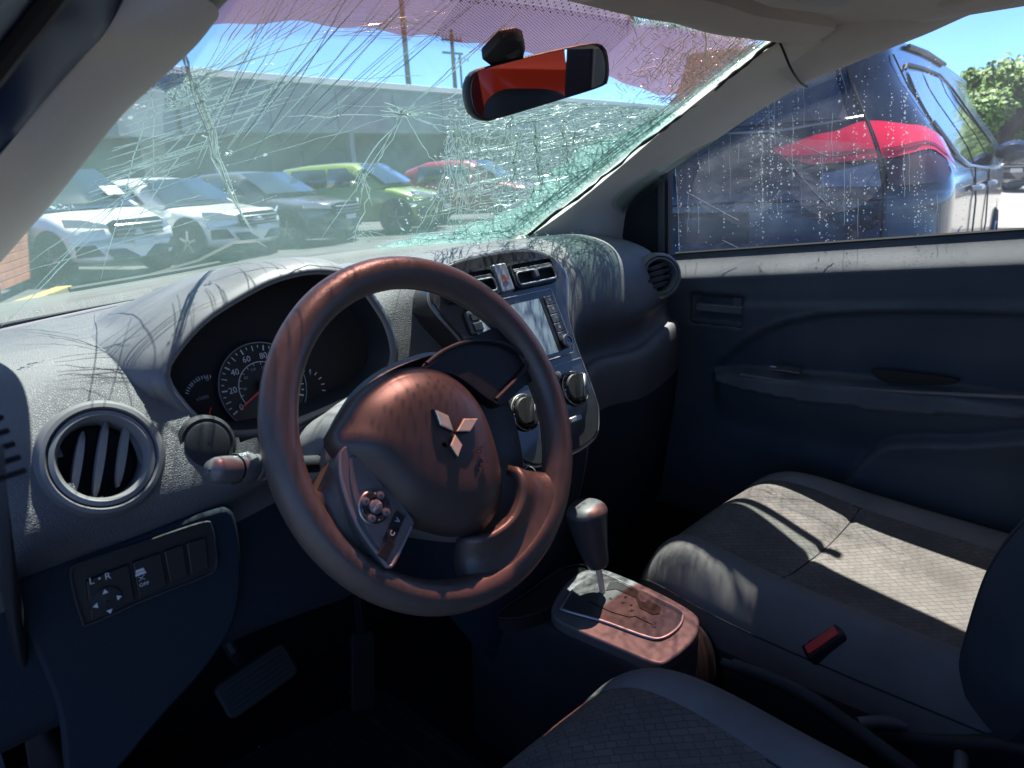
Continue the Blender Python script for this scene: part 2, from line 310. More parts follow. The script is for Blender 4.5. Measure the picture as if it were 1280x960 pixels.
def car(name, label, paint, p, hd, L=4.3, W=.9, hb=.95, hr=1.48, hoodx=1.0, wsx=1.75, rfx=3.3, suv=0, glassm=None, light=m_lamp, grp='cars parked in the row beyond the windscreen'):
    # origin: front bumper centre on the ground; local +X goes BACK along the car
    root = thing(name, label, 'car', p, grp, hd); Mx = root.matrix_basis
    def T(x, y, z): return Mx @ Vector((x, y, z))
    zl = .26 if suv else .2
    nx = .62
    def xf(y, z): return .42 * (abs(y) / W) ** 2.6 + .10 * max(0, z - .55) ** 1.2 * 1.5
    st = [(0.0, .60, .50), (.03, .72, .30), (.18, .80, zl), (.5, hb - .13, zl), (hoodx, hb - .05, zl), (wsx, hb + .03, zl), (wsx + .8, hb + .04, zl), (rfx, hb + .05, zl), (L - .5, hb + .08, zl), (L - .12, hb + .02, zl), (L, hb - .2, zl + .1)]
    rows = []
    for q, (x, zt, z0) in enumerate(st):
        ww = W * (.98 if q < 9 else .93) ; hh = zt - z0
        half = [(0, z0), (.7, z0), (.95, z0 + .06), (1.0, z0 + hh * .45), (.995, z0 + hh * .7), (.96, zt - .05), (.88, zt - .008), (.55, zt + .012), (0, zt + .02)]
        ringp = [(-a * ww, z) for a, z in half] + [(a * ww, z) for a, z in half[-2:0:-1]]
        f = max(0, 1 - x / .9); fb = max(0, (x - L + .6) / .6)
        rows.append([T(x + xf(y, z) * f - .25 * fb * (abs(y) / W) ** 2.5, y, z) for y, z in ringp])
    body = grid('body', rows, paint, root, cu=True, caps=True, ang=50, sub=0)
    # greenhouse
    gh = [(wsx - .35, hb + .0), (wsx + .0, hb + (hr - hb) * .42), (wsx + .42, hr - .04), (wsx + .9, hr), (rfx - .2, hr - .01), (rfx + .35, hr - .07 - (0 if suv else .1)), (L - .12 if suv else L - .45, hb + .05)]
    if suv: gh[-2] = (L - .45, hr - .05)
    rows = []
    for x, zt in gh:
        k = (zt - hb) / (hr - hb); half = [(W * .93, hb - .03), (W * .90 - .12 * k * .5, hb + (zt - hb) * .5), (W * .90 - .16 * k, max(hb, zt - .05)), (W * .78 - .16 * k, zt), (W * .4, zt + .02 * k), (0, zt + .03 * k)]
        rows.append([T(x + .18 * (1 - (abs(-y) / W)) ** 1 * -1 * (1 if x < wsx + .3 else 0), -y, z) for y, z in half] + [T(x - .18 * (1 - abs(y) / W) * (1 if x < wsx + .3 else 0), y, z) for y, z in half[-2::-1]])
    grid('roof', rows, paint, root, ang=50)
    G = glassm or m_cglass
    def ghp(x, y, z):
        k = (z - hb) / (hr - hb); return T(x - .18 * (1 - abs(y) / W), y, z)
    # windscreen
    b0, b1 = (wsx - .33, hb + .03), (wsx + .36, hr - .06)
    rows = []
    for i in range(6):
        t = i / 5; x = b0[0] + (b1[0] - b0[0]) * t; z = b0[1] + (b1[1] - b0[1]) * t; kk = (z - hb) / (hr - hb)
        if t < .5: z += .012
        hw = W * .86 - .15 * kk
        rows.append([T(x - .03 - .18 * (1 - abs(hw * (j / 4 - 1)) / W), hw * (j / 4 - 1), z + .035) for j in range(9)])
    grid('windscreen', rows, G, root)
    if suv != 2:
        fr = [rows[2][2], rows[2][3]]
    for s in (-1, 1):
        for a, b, sl in (((wsx + .10), (wsx + 1.0), .45), ((wsx + 1.06), (rfx - .02 + .1 * suv), 0)):
            z0, z1 = hb + .05, hr - .10
            pts = [(a, z0), (b, z0), (b, z1), (a + sl, z1)]
            mesh('side_window', [T(x, s * (W * .93 - .17 * (z - hb) / (hr - hb) + .012), z) for x, z in pts], [(0, 1, 2, 3)], G, root, solid=.006)
        # headlamp wraps the corner
        hl = [(.50, .68), (.97, .73), (.985, .84), (.80, .82), (.52, .74)]
        V = [T(xf(y * W * s, z) * .93 - .02, y * W * s * 1.005, z * (hb / .95)) for y, z in hl]; prism('headlight', V, Mx.to_3x3() @ Vector((.05, 0, 0)), light, root, bevel=.004)
        V = [T(xf(y * W * s, .6) * .98 - .02, y * W * s, z) for y, z in ((.62, .36), (.92, .36), (.92, .52), (.72, .52))]; prism('fog_lamp_recess', V, Mx.to_3x3() @ Vector((.05, 0, 0)), m_blk, root, bevel=.004)
        # mirrors
        mi = MB(); c0 = T(wsx + .25, s * (W + .10), hb + .10)
        fr_ = Fr(c0, Mx.to_3x3() @ Vector((-1, 0, 0)))
        lathe('side_mirror', fr_, [(.001, .07), (.06, .06), (.1, .02), (.11, -.03), (.001, -.04)], paint, root, n=16, ru=.65)
        for xw in (.82, L - .78):
            c = T(xw, s * (W - .08), .33); ax = Mx.to_3x3() @ Vector((0, s, 0)); f2 = Fr(c, ax)
            lathe('wheel_arch', Fr(T(xw, s * (W - .012), .35), ax), [(.001, .004), (.385, .004), (.40, .012), (.41, .002)], m_blk, root, n=28)
            wh = lathe('wheel', f2, [(.20, .105), (.29, .11), (.325, .08), (.33, 0), (.325, -.1), (.2, -.1)], m_tyre, root, n=28)
            lathe('rim', f2, [(.001, .05), (.19, .045), (.215, .10), (.20, .112)], m_blk, wh, n=28)
            sp = MB()
            for q in range(5):
                a = R_(72 * q + 12); d1 = (math.cos(a), math.sin(a)); pr = (-d1[1], d1[0])
                o = [f2(d1[0] * r + pr[0] * ww, d1[1] * r + pr[1] * ww, h) for r, ww, h in ((.02, -.03, .10), (.21, -.018, .095), (.21, .018, .095), (.02, .03, .10))]
                sp.add(o + [q_ - f2.n * .03 for q_ in o], [(0, 1, 2, 3), (0, 4, 5, 1), (2, 6, 7, 3), (1, 5, 6, 2)])
            sp.build('spokes', m_alloy, wh)
    gz = [(-.45, .56), (.45, .56), (.52, .74), (.40, .79), (-.40, .79), (-.52, .74)]
    prism('grille', [T(xf(y * W, z) - .035, y * W, z * hb / .95) for y, z in gz], Mx.to_3x3() @ Vector((.06, 0, 0)), m_blk, root, bevel=.006)
    for q in range(3): tube('grille_bar', [T(xf(y * W, .6) - .045, y * W, (.60 + .06 * q) * hb / .95) for y in (-.44, -.2, 0, .2, .44)], .011, m_alloy, root, seg=6)
    prism('bumper_intake', [T(xf(y * W, z) - .03, y * W, z) for y, z in ((-.5, .30), (.5, .30), (.58, .44), (-.58, .44))], Mx.to_3x3() @ Vector((.05, 0, 0)), m_blk, root, bevel=.006)
    prism('number_plate', [T(-.05, y, z) for y, z in ((-.16, .46), (.16, .46), (.16, .55), (-.16, .55))], Mx.to_3x3() @ Vector((.02, 0, 0)), m_plate if suv != 2 else m_blk, root, bevel=.002)
    return root
def paint(n, c, r=.22): return M(n, c, r, coat=.8, dust=((.4, .38, .35), .05, 3))
def gpos(px, d):
    r = ray(px, 300); h = Vector((r.x, r.y, 0)).normalized() * d; return (CAM.x + h.x, CAM.y + h.y, .006)
HD = R_(112)
car('parked_car', 'white compact SUV at the left of the row, black grille and paper on its windscreen', paint('white_paint', (.78, .78, .76)), gpos(178, 12.6), R_(108), L=4.1, W=.9, hb=1.02, hr=1.63, hoodx=.8, wsx=1.35, rfx=3.1, suv=1)
car('parked_car', 'white sedan with swept headlamps parked just right of the white SUV', paint('pearl_paint', (.74, .73, .69)), gpos(330, 14.3), R_(110), L=4.6, W=.92, hb=.93, hr=1.43, hoodx=1.1, wsx=1.7, rfx=3.3)
car('parked_car', 'dark grey saloon between the white sedan and the lime green hatchback', paint('charcoal_paint', (.07, .065, .07)), gpos(440, 15.8), R_(112), L=4.6, W=.92, hb=.95, hr=1.47, hoodx=1.1, wsx=1.7, rfx=3.3)
car('parked_car', 'lime green hatchback in the middle of the row', paint('lime_paint', (.22, .29, .04)), gpos(560, 17.6), R_(118), L=4.1, W=.88, hb=1.0, hr=1.55, hoodx=.9, wsx=1.45, rfx=3.3, suv=1)
car('parked_car', 'bright red car behind the shattered right part of the windscreen', paint('red_paint', (.34, .02, .03)), gpos(690, 19.5), R_(118), L=4.1, W=.88, hb=.96, hr=1.50, hoodx=.9, wsx=1.45, rfx=3.2)
# paper on the SUV's windscreen
sv = [o for o in COL.objects if o.name == 'parked_car'][0]
pp = [sv.matrix_basis @ Vector(q) for q in ((1.06, -.62, 1.17), (1.02, -.30, 1.17), (1.17, -.28, 1.30), (1.21, -.60, 1.30))]
o = prism('paper_sheet', [p + Vector((0, -.10, .03)) for p in pp], (0, .003, -.003), M('paper', (.8, .8, .78), .8), bevel=0); tag(o, 'white paper sheet lying on the windscreen of the white SUV', 'paper')

# long low building behind the row
A, B = P(215, 92, z=5.6), P(580, 118, z=5.6); dv = (B - A); dv.z = 0; dv.normalize(); nv = Vector((dv.y, -dv.x, 0))
bl = thing('shop_building', 'long low grey building with blue grey fascia and white coping behind the cars', 'building', (A.x, A.y, 0))
A0 = A - dv * 3; B0 = A + dv * 75
def wb(nm, s0, s1, z0, z1, f, b, m, par=None, **k):
    q = [A + dv * s + nv * f for s in (s0, s1)]
    return prism(nm, [(q[0].x, q[0].y, z0), (q[1].x, q[1].y, z0), (q[1].x, q[1].y, z1), (q[0].x, q[0].y, z1)], -nv * (f - b), m, par or bl, bevel=.02, **k)
wl = wb('wall', -1, 75, 0, 4.0, 0, -12, m_wall)
wb('fascia', -1, 75, 3.3, 5.35, 1.6, .003, m_fascia); wb('coping', -1.1, 75.1, 5.36, 5.62, 1.75, -.2, m_cope)
for k in range(20): wb('fascia_panel', -.6 + 3.8 * k, 2.9 + 3.8 * k, 3.45, 5.2, 1.66, 1.605, M('fascia_panel_%d' % (k % 3), (.14 + .015 * (k % 3), .17, .195), .8, var=(.2, 1)) if k < 3 else bpy.data.materials['fascia_panel_%d' % (k % 3)])
for k in range(14):
    f = wb('window', 1 + 5 * k, 4.2 + 5 * k, .6, 2.6, .03, .004, m_blk); wb('pane', 1.1 + 5 * k, 4.1 + 5 * k, .7, 2.5, .045, .033, m_blk, f)  # black slabs drawn for shaded openings in the wall, no glazing
for k in range(10): wb('post', .2 + 7.5 * k, .5 + 7.5 * k, 0, 3.29, 1.5, 1.2, m_fascia)
# second canopy at the left
A2 = P(60, 90, z=4.6); A2 = A2
cb = thing('shop_building', 'small blue grey canopy building at the far left behind the white SUV', 'building', (A2.x, A2.y, 0))
q0, q1 = gpos(-60, 34), gpos(196, 30)
for nm, z0, z1, m, dd in (('wall', 0, 3.0, m_wall, 8), ('canopy', 3.0, 4.7, m_fascia, 9.5)):
    a_, b_ = Vector((q0[0], q0[1], 0)), Vector((q1[0], q1[1], 0)); d2 = (b_ - a_).normalized(); n2 = Vector((d2.y, -d2.x, 0)); off = n2 * (1.2 if nm == 'canopy' else 0)
    prism(nm, [a_ + off + Vector((0, 0, z0)), b_ + off + Vector((0, 0, z0)), b_ + off + Vector((0, 0, z1)), a_ + off + Vector((0, 0, z1))], -n2 * dd, m, cb, bevel=.03)
# poles
def pole(px, d, h, r, lab, arms=0):
    x, y, z = gpos(px, d); root = thing('utility_pole', lab, 'pole', (x, y, 0), 'poles behind the building')
    tube('mast', [(x, y, 0), (x, y, h * .5), (x, y, h)], [r, r * .8, r * .6], m_pole, root, seg=8)
    rv = Vector((ray(px, 300).y, -ray(px, 300).x, 0)).normalized()
    for k in range(arms): box('crossarm', (x - 1, y - .06, h - .8 - .9 * k), (x + 1, y + .06, h - .65 - .9 * k), m_pole, root)
    for k in range(6): tube('insulator', [(x - .9 + .36 * k, y, h - .65), (x - .9 + .36 * k, y, h - .4)], .05, m_pole, root, seg=6)
    return root
pole(528, 50, 16, .20, 'tall grey pole rising above the building left of the mirror', 0)
pole(583, 62, 11.5, .22, 'utility pole with two crossarms half hidden by the mirror', 2)
pole(591, 70, 11.0, .14, 'thin pole just beside the crossarm pole', 0)
pole(1276, 30, 9, .13, 'slim grey pole at the far right beside the trees', 1)
# red-brown boards at the left
bd = thing('timber_screen', 'low red brown boarded screen at the left edge by the pillar', 'fence', P(30, 330, z=0))
c0 = gpos(-14, 11.3); c1 = gpos(47, 13.4); a_, b_ = Vector((c0[0], c0[1], 0)), Vector((c1[0], c1[1], 0)); d2 = (b_ - a_)
n2 = Vector((d2.y, -d2.x, 0)).normalized()
for k in range(7):
    z = .14 + .10 * k
    prism('board', [a_ + Vector((0, 0, z)), b_ + Vector((0, 0, z)), b_ + Vector((0, 0, z + .092)), a_ + Vector((0, 0, z + .092))], -n2 * .04 + Vector((0, 0, 0)), m_brick, bd, bevel=.006)
for t in (.05, .5, .95):
    c = a_ + d2 * t - n2 * .07; box('post', (c.x - .03, c.y - .02, 0), (c.x + .03, c.y + .02, .84), m_pole, bd)
y0 = Vector(gpos(-10, 10.2)); y1 = Vector(gpos(78, 11.9)); dd = (y1 - y0).normalized(); pn = Vector((-dd.y, dd.x, 0))
o = prism('kerb', [y0 + Vector((0, 0, .05)), y1 + Vector((0, 0, .05)), y1 + pn * .2 + Vector((0, 0, .05)), y0 + pn * .2 + Vector((0, 0, .05))], (0, 0, -.06), M('yellow_paint', (.38, .29, .10), .8, var=(.3, 5)), bevel=.01); tag(o, kind='structure')

# ---- trees at the right
def tree(px, d, h, cr_, n, lab, seed):
    rnd = random.Random(seed); x, y, _ = gpos(px, d); root = thing('tree', lab, 'tree', (x, y, 0), 'leafy trees beyond the roadway')
    tk = MB(); tk.tube([(x, y, 0), (x + .1, y, h * .3), (x + .2, y + .1, h * .6)], [.22, .17, .10], 8, True)
    V = []; Fa = []; cl = []
    for k in range(26):
        a = rnd.uniform(0, 6.28); e = rnd.uniform(-.5, 1); r = rnd.uniform(.35, 1)
        c = Vector((x + cr_ * r * math.cos(a) * math.sqrt(max(.1, 1 - e * e * .8)), y + cr_ * r * math.sin(a) * math.sqrt(max(.1, 1 - e * e * .8)), h * .62 + e * h * .36)); cl.append((c, rnd.uniform(.18, .42) * cr_))
        tk.tube([(x + .1, y, h * .35), ((x + c.x) / 2, (y + c.y) / 2, (h * .5 + c.z) / 2), c], [.08, .05, .02], 5)
    tk.build('trunk', m_bark, root)
    for k in range(n):
        c, rr = rnd.choice(cl); v = Vector((rnd.gauss(0, 1), rnd.gauss(0, 1), rnd.gauss(0, .8))).normalized() * rr * rnd.uniform(.5, 1.1); p = c + v
        s = rnd.uniform(.07, .15); a = Vector((rnd.gauss(0, 1), rnd.gauss(0, 1), rnd.gauss(0, .6))).normalized(); b = a.orthogonal().normalized(); i = len(V)
        V += [p - a * s, p - b * s * .5, p + a * s, p + b * s * .5]; Fa.append((i, i + 1, i + 2, i + 3))
    mesh('crown', V, Fa, m_leaf, root, ang=180)
tree(1236, 26, 3.0, 1.7, 9000, 'bright green leafy tree right behind the dark SUV', 1)
tree(1292, 30, 3.3, 2.0, 9000, 'wide green tree at the right edge of the window', 2)
tree(1345, 27, 3.2, 2.0, 7000, 'green tree just outside the right edge', 4)
tree(1190, 34, 3.2, 2.0, 6000, 'green tree mostly hidden behind the dark SUV roof', 3)
# utility wires
for k in range(2):
    a_ = Vector((*gpos(1276, 30)[:2], 8.2 - .9 * k)) ; b_ = Vector((*gpos(1100, 60)[:2], 9.5 - .9 * k))
    a_.z, b_.z = P(1276, 88 + 22 * k, d=30).z, P(1180, 96 + 20 * k, d=40).z; b_.x, b_.y = P(1180, 96, d=40).x, P(1180, 96, d=40).y
    o = tube('power_line', [a_, a_.lerp(b_, .5) - Vector((0, 0, .15)), b_], .012, m_pole, seg=5); tag(o, ['upper thin power line over the trees', 'lower thin power line over the trees'][k], 'cable')
m_scrap = M('distant_car_paint', (.05, .055, .06), .3, coat=.6)
car('parked_car', 'dark car far behind the SUV mirror beside the roadway', m_scrap, gpos(1262, 22), R_(-30), grp='cars far off beyond the passenger window')

# ---- SUV next to the passenger door, seen from its rear corner
sp0 = Vector(gpos(1172, 3.8)); sp0.z = 0
ax = Vector((.985, .172, 0)); ay = Vector((-.172, .985, 0))          # ax: tail -> nose ; ay: towards our front
SW, SL, SH = 1.86, 4.5, 1.76
nb = thing('dark_suv', 'large dark blue SUV with wide red tail lamps parked beside the passenger window', 'car', sp0)
def S(th, z, off=0.0):
    # th in metres around the plan outline measured from the near rear corner: <0 across the tail, >0 forward along the near side
    k = sstep(.95, 1.72, z); ins = .36 * k ** 1.15 + .05 * sstep(.55, .2, z); tailin = .30 * sstep(1.0, 1.72, z) + (.07 * sstep(.9, .6, z) * -1)
    rc = .34; qa = rc * math.pi / 2
    if th < -qa / 2: x = 0; y = rc + (-th - qa / 2); nx_, ny = -1, 0
    elif th > qa / 2: x = rc + (th - qa / 2); y = 0; nx_, ny = 0, -1
    else:
        a = (th + qa / 2) / qa * math.pi / 2; x = rc - rc * math.cos(a); y = rc - rc * math.sin(a); nx_, ny = -math.cos(a), -math.sin(a)
    yy = y - SW / 2; cx_bow = .10 * (yy / (SW / 2)) ** 2 if th < 0 else .10
    bow = .03 * math.sin(min(1, max(0, x / SL)) * math.pi)
    f = (SW / 2 - ins) / (SW / 2)
    X = x + cx_bow + tailin * (1 - min(1, max(0, x / 2.4))) + nx_ * off; Y = (yy) * f - bow * (1 if y < .01 else 0) + SW / 2 + ny * off
    crown = .0
    return sp0 + ax * X + ay * Y + Vector((0, 0, z))
zs = [.28, .34, .45, .6, .72, .85, .95, 1.02, 1.1, 1.2, 1.3, 1.42, 1.52, 1.62, 1.69, 1.73]
ths = [-SW + .42] + [-1.3 + .1 * k for k in range(0, 14)] + [.06 + .0667 * k for k in range(6)] + [.5 + .2 * k for k in range(21)]
rows = [[S(t, z) for t in ths] for z in zs]
# roof closes over
rows.append([S(t, 1.75) * .985 + (sp0 + ax * 2 + ay * SW / 2 + Vector((0, 0, 1.75))) * .015 for t in ths]); c_ = sp0 + ax * 2.2 + ay * SW / 2 + Vector((0, 0, 1.80))
rows.append([S(t, 1.75).lerp(c_, .5) * 1 + Vector((0, 0, .02)) for t in ths]); rows.append([c_.copy() for t in ths])
m_suv = M('dark_suv_paint', (.007, .011, .026), .2, coat=.6, spec=.3)
grid('body', rows, m_suv, nb, ang=45)
far = [sp0 + ax * x + ay * (SW - .30) + Vector((0, 0, z)) for x, z in ((.5, .3), (4.6, .3), (4.6, 1.05), (3.6, 1.15), (3.0, 1.6), (.9, 1.6), (.5, 1.1))]
prism('far_side', far, -ay * .05, m_suv, nb, bevel=.02)
hd_ = [sp0 + ax * 3.4 + ay * .05 + Vector((0, 0, .3)), sp0 + ax * 4.62 + ay * .12 + Vector((0, 0, .3)), sp0 + ax * 4.6 + ay * .12 + Vector((0, 0, .95)), sp0 + ax * 3.4 + ay * .08 + Vector((0, 0, 1.1))]
prism('bonnet', hd_, ay * (SW - .2), m_suv, nb, bevel=.05)
def patch(nm, lo, hi, tl, m, off=.006, par=None, nz=6, solid=.0, **k):
    # lo/hi: functions th -> z ; tl: list of th
    rows = [[S(t, lo(t) + (hi(t) - lo(t)) * i / nz, off) for t in tl] for i in range(nz + 1)]
    return grid(nm, rows, m, par or nb, ang=60, **k)
def lin(pts):
    def f(t):
        for (a, za), (b, zb) in zip(pts, pts[1:]):
            if t <= b: return za + (zb - za) * sstep(0, 1, (t - a) / (b - a)) if b > a else zb
        return pts[-1][1]
    return f
fr_ = lambda a, b, n: [a + (b - a) * i / n for i in range(n + 1)]
m_tail = bpy.data.materials.new('tail_lens'); m_tail.use_nodes = True; _b = m_tail.node_tree.nodes['Principled BSDF']; _b.inputs['Base Color'].default_value = (.90, .01, .06, 1); _b.inputs['Roughness'].default_value = .12; _b.inputs['Coat Weight'].default_value = 1
_b.inputs['Subsurface Weight'].default_value = .3
m_redd = M('lamp_rib_red', (.30, .005, .02), .2, coat=1)
patch('tail_lamp', lin([(-.64, 1.22), (-.44, 1.16), (-.16, 1.17)]), lin([(-.64, 1.25), (-.36, 1.30), (-.16, 1.34)]), fr_(-.64, -.165, 14), m_tail, .012)
patch('tail_lamp', lin([(-.15, 1.17), (.1, 1.20), (.34, 1.08)]), lin([(-.15, 1.34), (.1, 1.31), (.34, 1.25)]), fr_(-.145, .34, 12), m_tail, .014)
patch('tail_lamp', lin([(-.14, 1.05), (.1, 1.05), (.24, 1.08)]), lin([(-.14, 1.165), (.1, 1.195), (.24, 1.14)]), fr_(-.14, .2, 8), M('smoked_lens', (.10, .03, .03), .1, coat=1), .008)
patch('reverse_lamp', lin([(-.42, 1.06), (-.17, 1.05)]), lin([(-.42, 1.12), (-.17, 1.15)]), fr_(-.42, -.17, 5), M('reverse_lens', (.12, .17, .25), .15, coat=.6), .010)
patch('rear_window', lin([(-1.45, 1.36), (-.25, 1.36)]), lin([(-1.45, 1.66), (-.38, 1.66), (-.2, 1.60)]), fr_(-1.45, -.24, 12), M('reflection_grey_glass', (.085, .07, .08), .25, coat=.7), .008)  # maroon grey base colour carries the window's reflection
sg = m_cglass
g1 = patch('side_window', lin([(.42, 1.30), (.62, 1.17), (.9, 1.12), (1.15, 1.10)]), lin([(.42, 1.36), (.60, 1.60), (1.15, 1.62)]), fr_(.42, 1.12, 8), sg, .010)
g2 = patch('side_window', lin([(1.2, 1.10), (2.05, 1.07)]), lin([(1.2, 1.625), (2.05, 1.63)]), fr_(1.2, 2.02, 6), sg, .010)
g3 = patch('side_window', lin([(2.12, 1.07), (3.1, 1.04)]), lin([(2.12, 1.63), (2.6, 1.58), (3.1, 1.15)]), fr_(2.12, 3.1, 8), sg, .010)
def strip(nm, pts, r, m, seg=5): return tube(nm, [S(t, z, .012) for t, z in pts], r, m, nb, seg=seg)
strip('window_trim', [(.40, 1.33), (.50, 1.22), (.62, 1.15), (.9, 1.10), (1.5, 1.07), (2.1, 1.05), (3.1, 1.02)], .009, m_alloy)
strip('window_trim', [(.5, 1.60), (.62, 1.635), (1.2, 1.65), (2.1, 1.655), (2.7, 1.60), (3.1, 1.2)], .008, m_blk)
strip('tailgate_seam', [(-.155, z / 100) for z in range(46, 172, 6)], .005, m_blk)
strip('door_seam', [(1.17, .35), (1.17, .6), (1.16, .9), (1.16, 1.08)], .005, m_blk); strip('door_seam', [(2.08, .35), (2.08, .7), (2.08, 1.06)], .005, m_blk)
strip('hatch_trim', [(-1.4, 1.33), (-.6, 1.325), (-.165, 1.36)], .007, m_alloy)
patch('lamp_rib', lin([(-.6, 1.185), (-.16, 1.195)]), lin([(-.6, 1.20), (-.16, 1.215)]), fr_(-.6, -.165, 8), m_redd, .016)
patch('lamp_rib', lin([(-.14, 1.195), (.1, 1.225), (.33, 1.12)]), lin([(-.14, 1.215), (.1, 1.24), (.33, 1.14)]), fr_(-.14, .33, 8), m_redd, .018)
strip('tailgate_crease', [(-1.4, .98), (-.7, 1.0), (-.17, .99)], .006, m_suv)
strip('quarter_seam', [(.38, 1.36), (.30, 1.5), (.22, 1.66)], .004, m_blk)
patch('plate_recess', lin([(-1.35, .80), (-.75, .80)]), lin([(-1.35, .95), (-.75, .95)]), fr_(-1.35, -.75, 5), m_blk, .008)
strip('roof_rail', [(.7, 1.73), (1.4, 1.745), (2.4, 1.74)], .014, m_blk)
patch('bumper', lin([(-1.4, .34), (.5, .34)]), lin([(-1.4, .62), (.5, .60)]), fr_(-1.4, .5, 16), m_blk, .02)
patch('reflector', lin([(-.3, .62), (-.05, .62)]), lin([(-.3, .66), (-.05, .66)]), fr_(-.3, -.05, 4), m_tail, .024)
for t, z in ((1.0, .98), (1.95, .96)):
    tube('door_handle', [S(t - .12, z, .01), S(t - .1, z, .045), S(t + .07, z, .045), S(t + .1, z, .01)], .014, m_alloy, nb)
for xw in (.85, 3.6):
    c = sp0 + ax * xw + ay * .10 + Vector((0, 0, .36)); f2 = Fr(c, -ay)
    lathe('wheel_arch', Fr(c + ay * -.105, -ay), [(.001, .004), (.42, .004), (.44, .012), (.45, .002)], m_blk, nb)
    wh = lathe('wheel', f2, [(.22, .13), (.32, .14), (.355, .11), (.36, 0), (.35, -.08), (.2, -.08)], m_tyre, nb)
    lathe('rim', f2, [(.001, .08), (.2, .07), (.235, .13), (.22, .142)], m_alloy, wh)
mr = lathe('door_mirror', Fr(S(2.75, 1.13, .14), -ax), [(.001, .08), (.08, .06), (.12, .0), (.11, -.05), (.001, -.06)], m_suv, nb, n=16, ru=.7)

# ================================================================== THE CAR WE LOOK INTO
car_o = thing('damaged_car', 'interior shell of the damaged navy car with pale pillars, headliner and roof', 'car', (0, 0, 0))
def YB(x): return 1.30 - .25 * x * x
def YT(x): return .70 - .15 * x * x
def ZT(x): return 1.435 - .12 * x * x
ZB = 1.062
def GS(x, t, off=0):                        # windscreen surface; off > 0 is towards the cabin
    y = YB(x) + (YT(x) - YB(x)) * t; z = ZB + (ZT(x) - ZB) * t - .03 * 4 * t * (t - 1) * .25
    return Vector((x, y, z)) + Vector((0, -.5, -.86)) * off
def W(px, py, off=0):                       # pixel ray meets the windscreen
    r = ray(px, py); lo, hi = .5, 3.5
    def f(s):
        p = CAM + r * s; t = (YB(p.x) - p.y) / (YB(p.x) - YT(p.x)); return p.z - (ZB + (ZT(p.x) - ZB) * t - .03 * t * (t - 1))
    a = .25; b = None; fa = f(a); s = a
    while s < 3.5:
        s += .05; fb = f(s)
        if fa * fb <= 0 or fb > 0 and fa > 0 and False: b = s; break
        fa = fb; a = s
    if b is None: b = 1.9; p = CAM + r * b; return p
    for _ in range(22):
        mid = (a + b) / 2
        if f(a) * f(mid) <= 0: b = mid
        else: a = mid
    return CAM + r * a + Vector((0, -.5, -.86)) * off
def WT(px, py):
    p = W(px, py); return p.x, (YB(p.x) - p.y) / (YB(p.x) - YT(p.x))
def band(name, A, B, m, parent, bul=(0, 0, 0), th=.03, n=10, k=6, back=(0, .6, .3), **kw):
    A = cr(A, k); B = cr(B, k); bul = Vector(bul); back = Vector(back).normalized() * th; rows = []
    for a, b in zip(A, B):
        f = [a.lerp(b, i / n) + bul * math.sin(math.pi * i / n) ** .8 for i in range(n + 1)]
        rows.append(f + [b + back, a + back])
    return grid(name, rows, m, parent, cu=True, caps=True, **kw)
# pillars
pa = [W(*q, off=.012) for q in ((640, 300), (672, 281), (715, 250), (780, 196), (850, 135), (910, 87), (972, 42), (1010, 14))]
pb = [P(782, 330, x=.70), P(783, 296, x=.69), P(789, 254, x=.68), P(822, 224, x=.67), P(885, 182, x=.65), P(945, 141, x=.63), P(1008, 104, x=.61), P(1040, 86, x=.60)]
band('pillar_trim', pa, pb, m_pillar, car_o, (-.030, -.012, 0), th=.05, back=(.6, .8, .1))
pt = car_o.children[-1] if car_o.children else None
fA = Fr(P(950, 100, x=.56), (-.9, -.42, .1)); text('airbag_print', 'SRS AIRBAG', fA, 0, 0, .014, M('faint_print', (.27, .25, .23), .8), car_o, rot=32, h=.0)
pa = [W(*q, off=.010) for q in ((268, 10), (240, 46), (196, 88), (150, 131), (108, 184), (64, 240), (0, 315), (-70, 395))]
pb = [P(160, -10, x=-.60), P(132, 40, x=-.62), P(98, 78, x=-.63), P(64, 116, x=-.65), P(34, 152, x=-.67), P(0, 195, x=-.69), P(-60, 270, x=-.71), P(-140, 370, x=-.73)]
band('pillar_trim', pa, pb, m_pillar, car_o, (.01, -.022, .004), th=.04, back=(0, 1, .1))
# roof rail trims
ra = [P(240, 52, x=-.49), P(258, 30, x=-.485), P(290, -6, x=-.48), P(360, -80, x=-.47)]
rb = [P(150, 40, x=-.585), P(131, 22, x=-.585), P(140, -10, x=-.58), P(190, -90, x=-.57)]
ra = [ra[0] + Vector((0, .012, -.004))] + ra[1:]
band('rail_trim', ra, rb, m_liner, car_o, (.0, -.035, -.012), th=.03, back=(0, .5, 1))
ra = [P(1004, 110, x=.60), P(1010, 103, x=.60), P(1060, 82, x=.597), P(1150, 46, x=.593), P(1285, -4, x=.59), Vector((.59, .0, 1.425)), Vector((.59, -.4, 1.42))]
rb = [P(970, 40, x=.50), P(978, 30, x=.50), P(1010, 10, x=.50), P(1060, -30, x=.49), P(1150, -70, x=.48), Vector((.47, .0, 1.46)), Vector((.47, -.4, 1.46))]
band('rail_trim', ra, rb, m_liner, car_o, (-.03, 0, -.028), th=.03, back=(.7, 0, .7))
tube('rail_trim_edge', cr([P(968, 40, x=.455), P(978, 60, x=.462), P(988, 84, x=.48), P(1000, 102, x=.53), P(1009, 108, x=.58)], 4), .0022, m_dark, car_o)
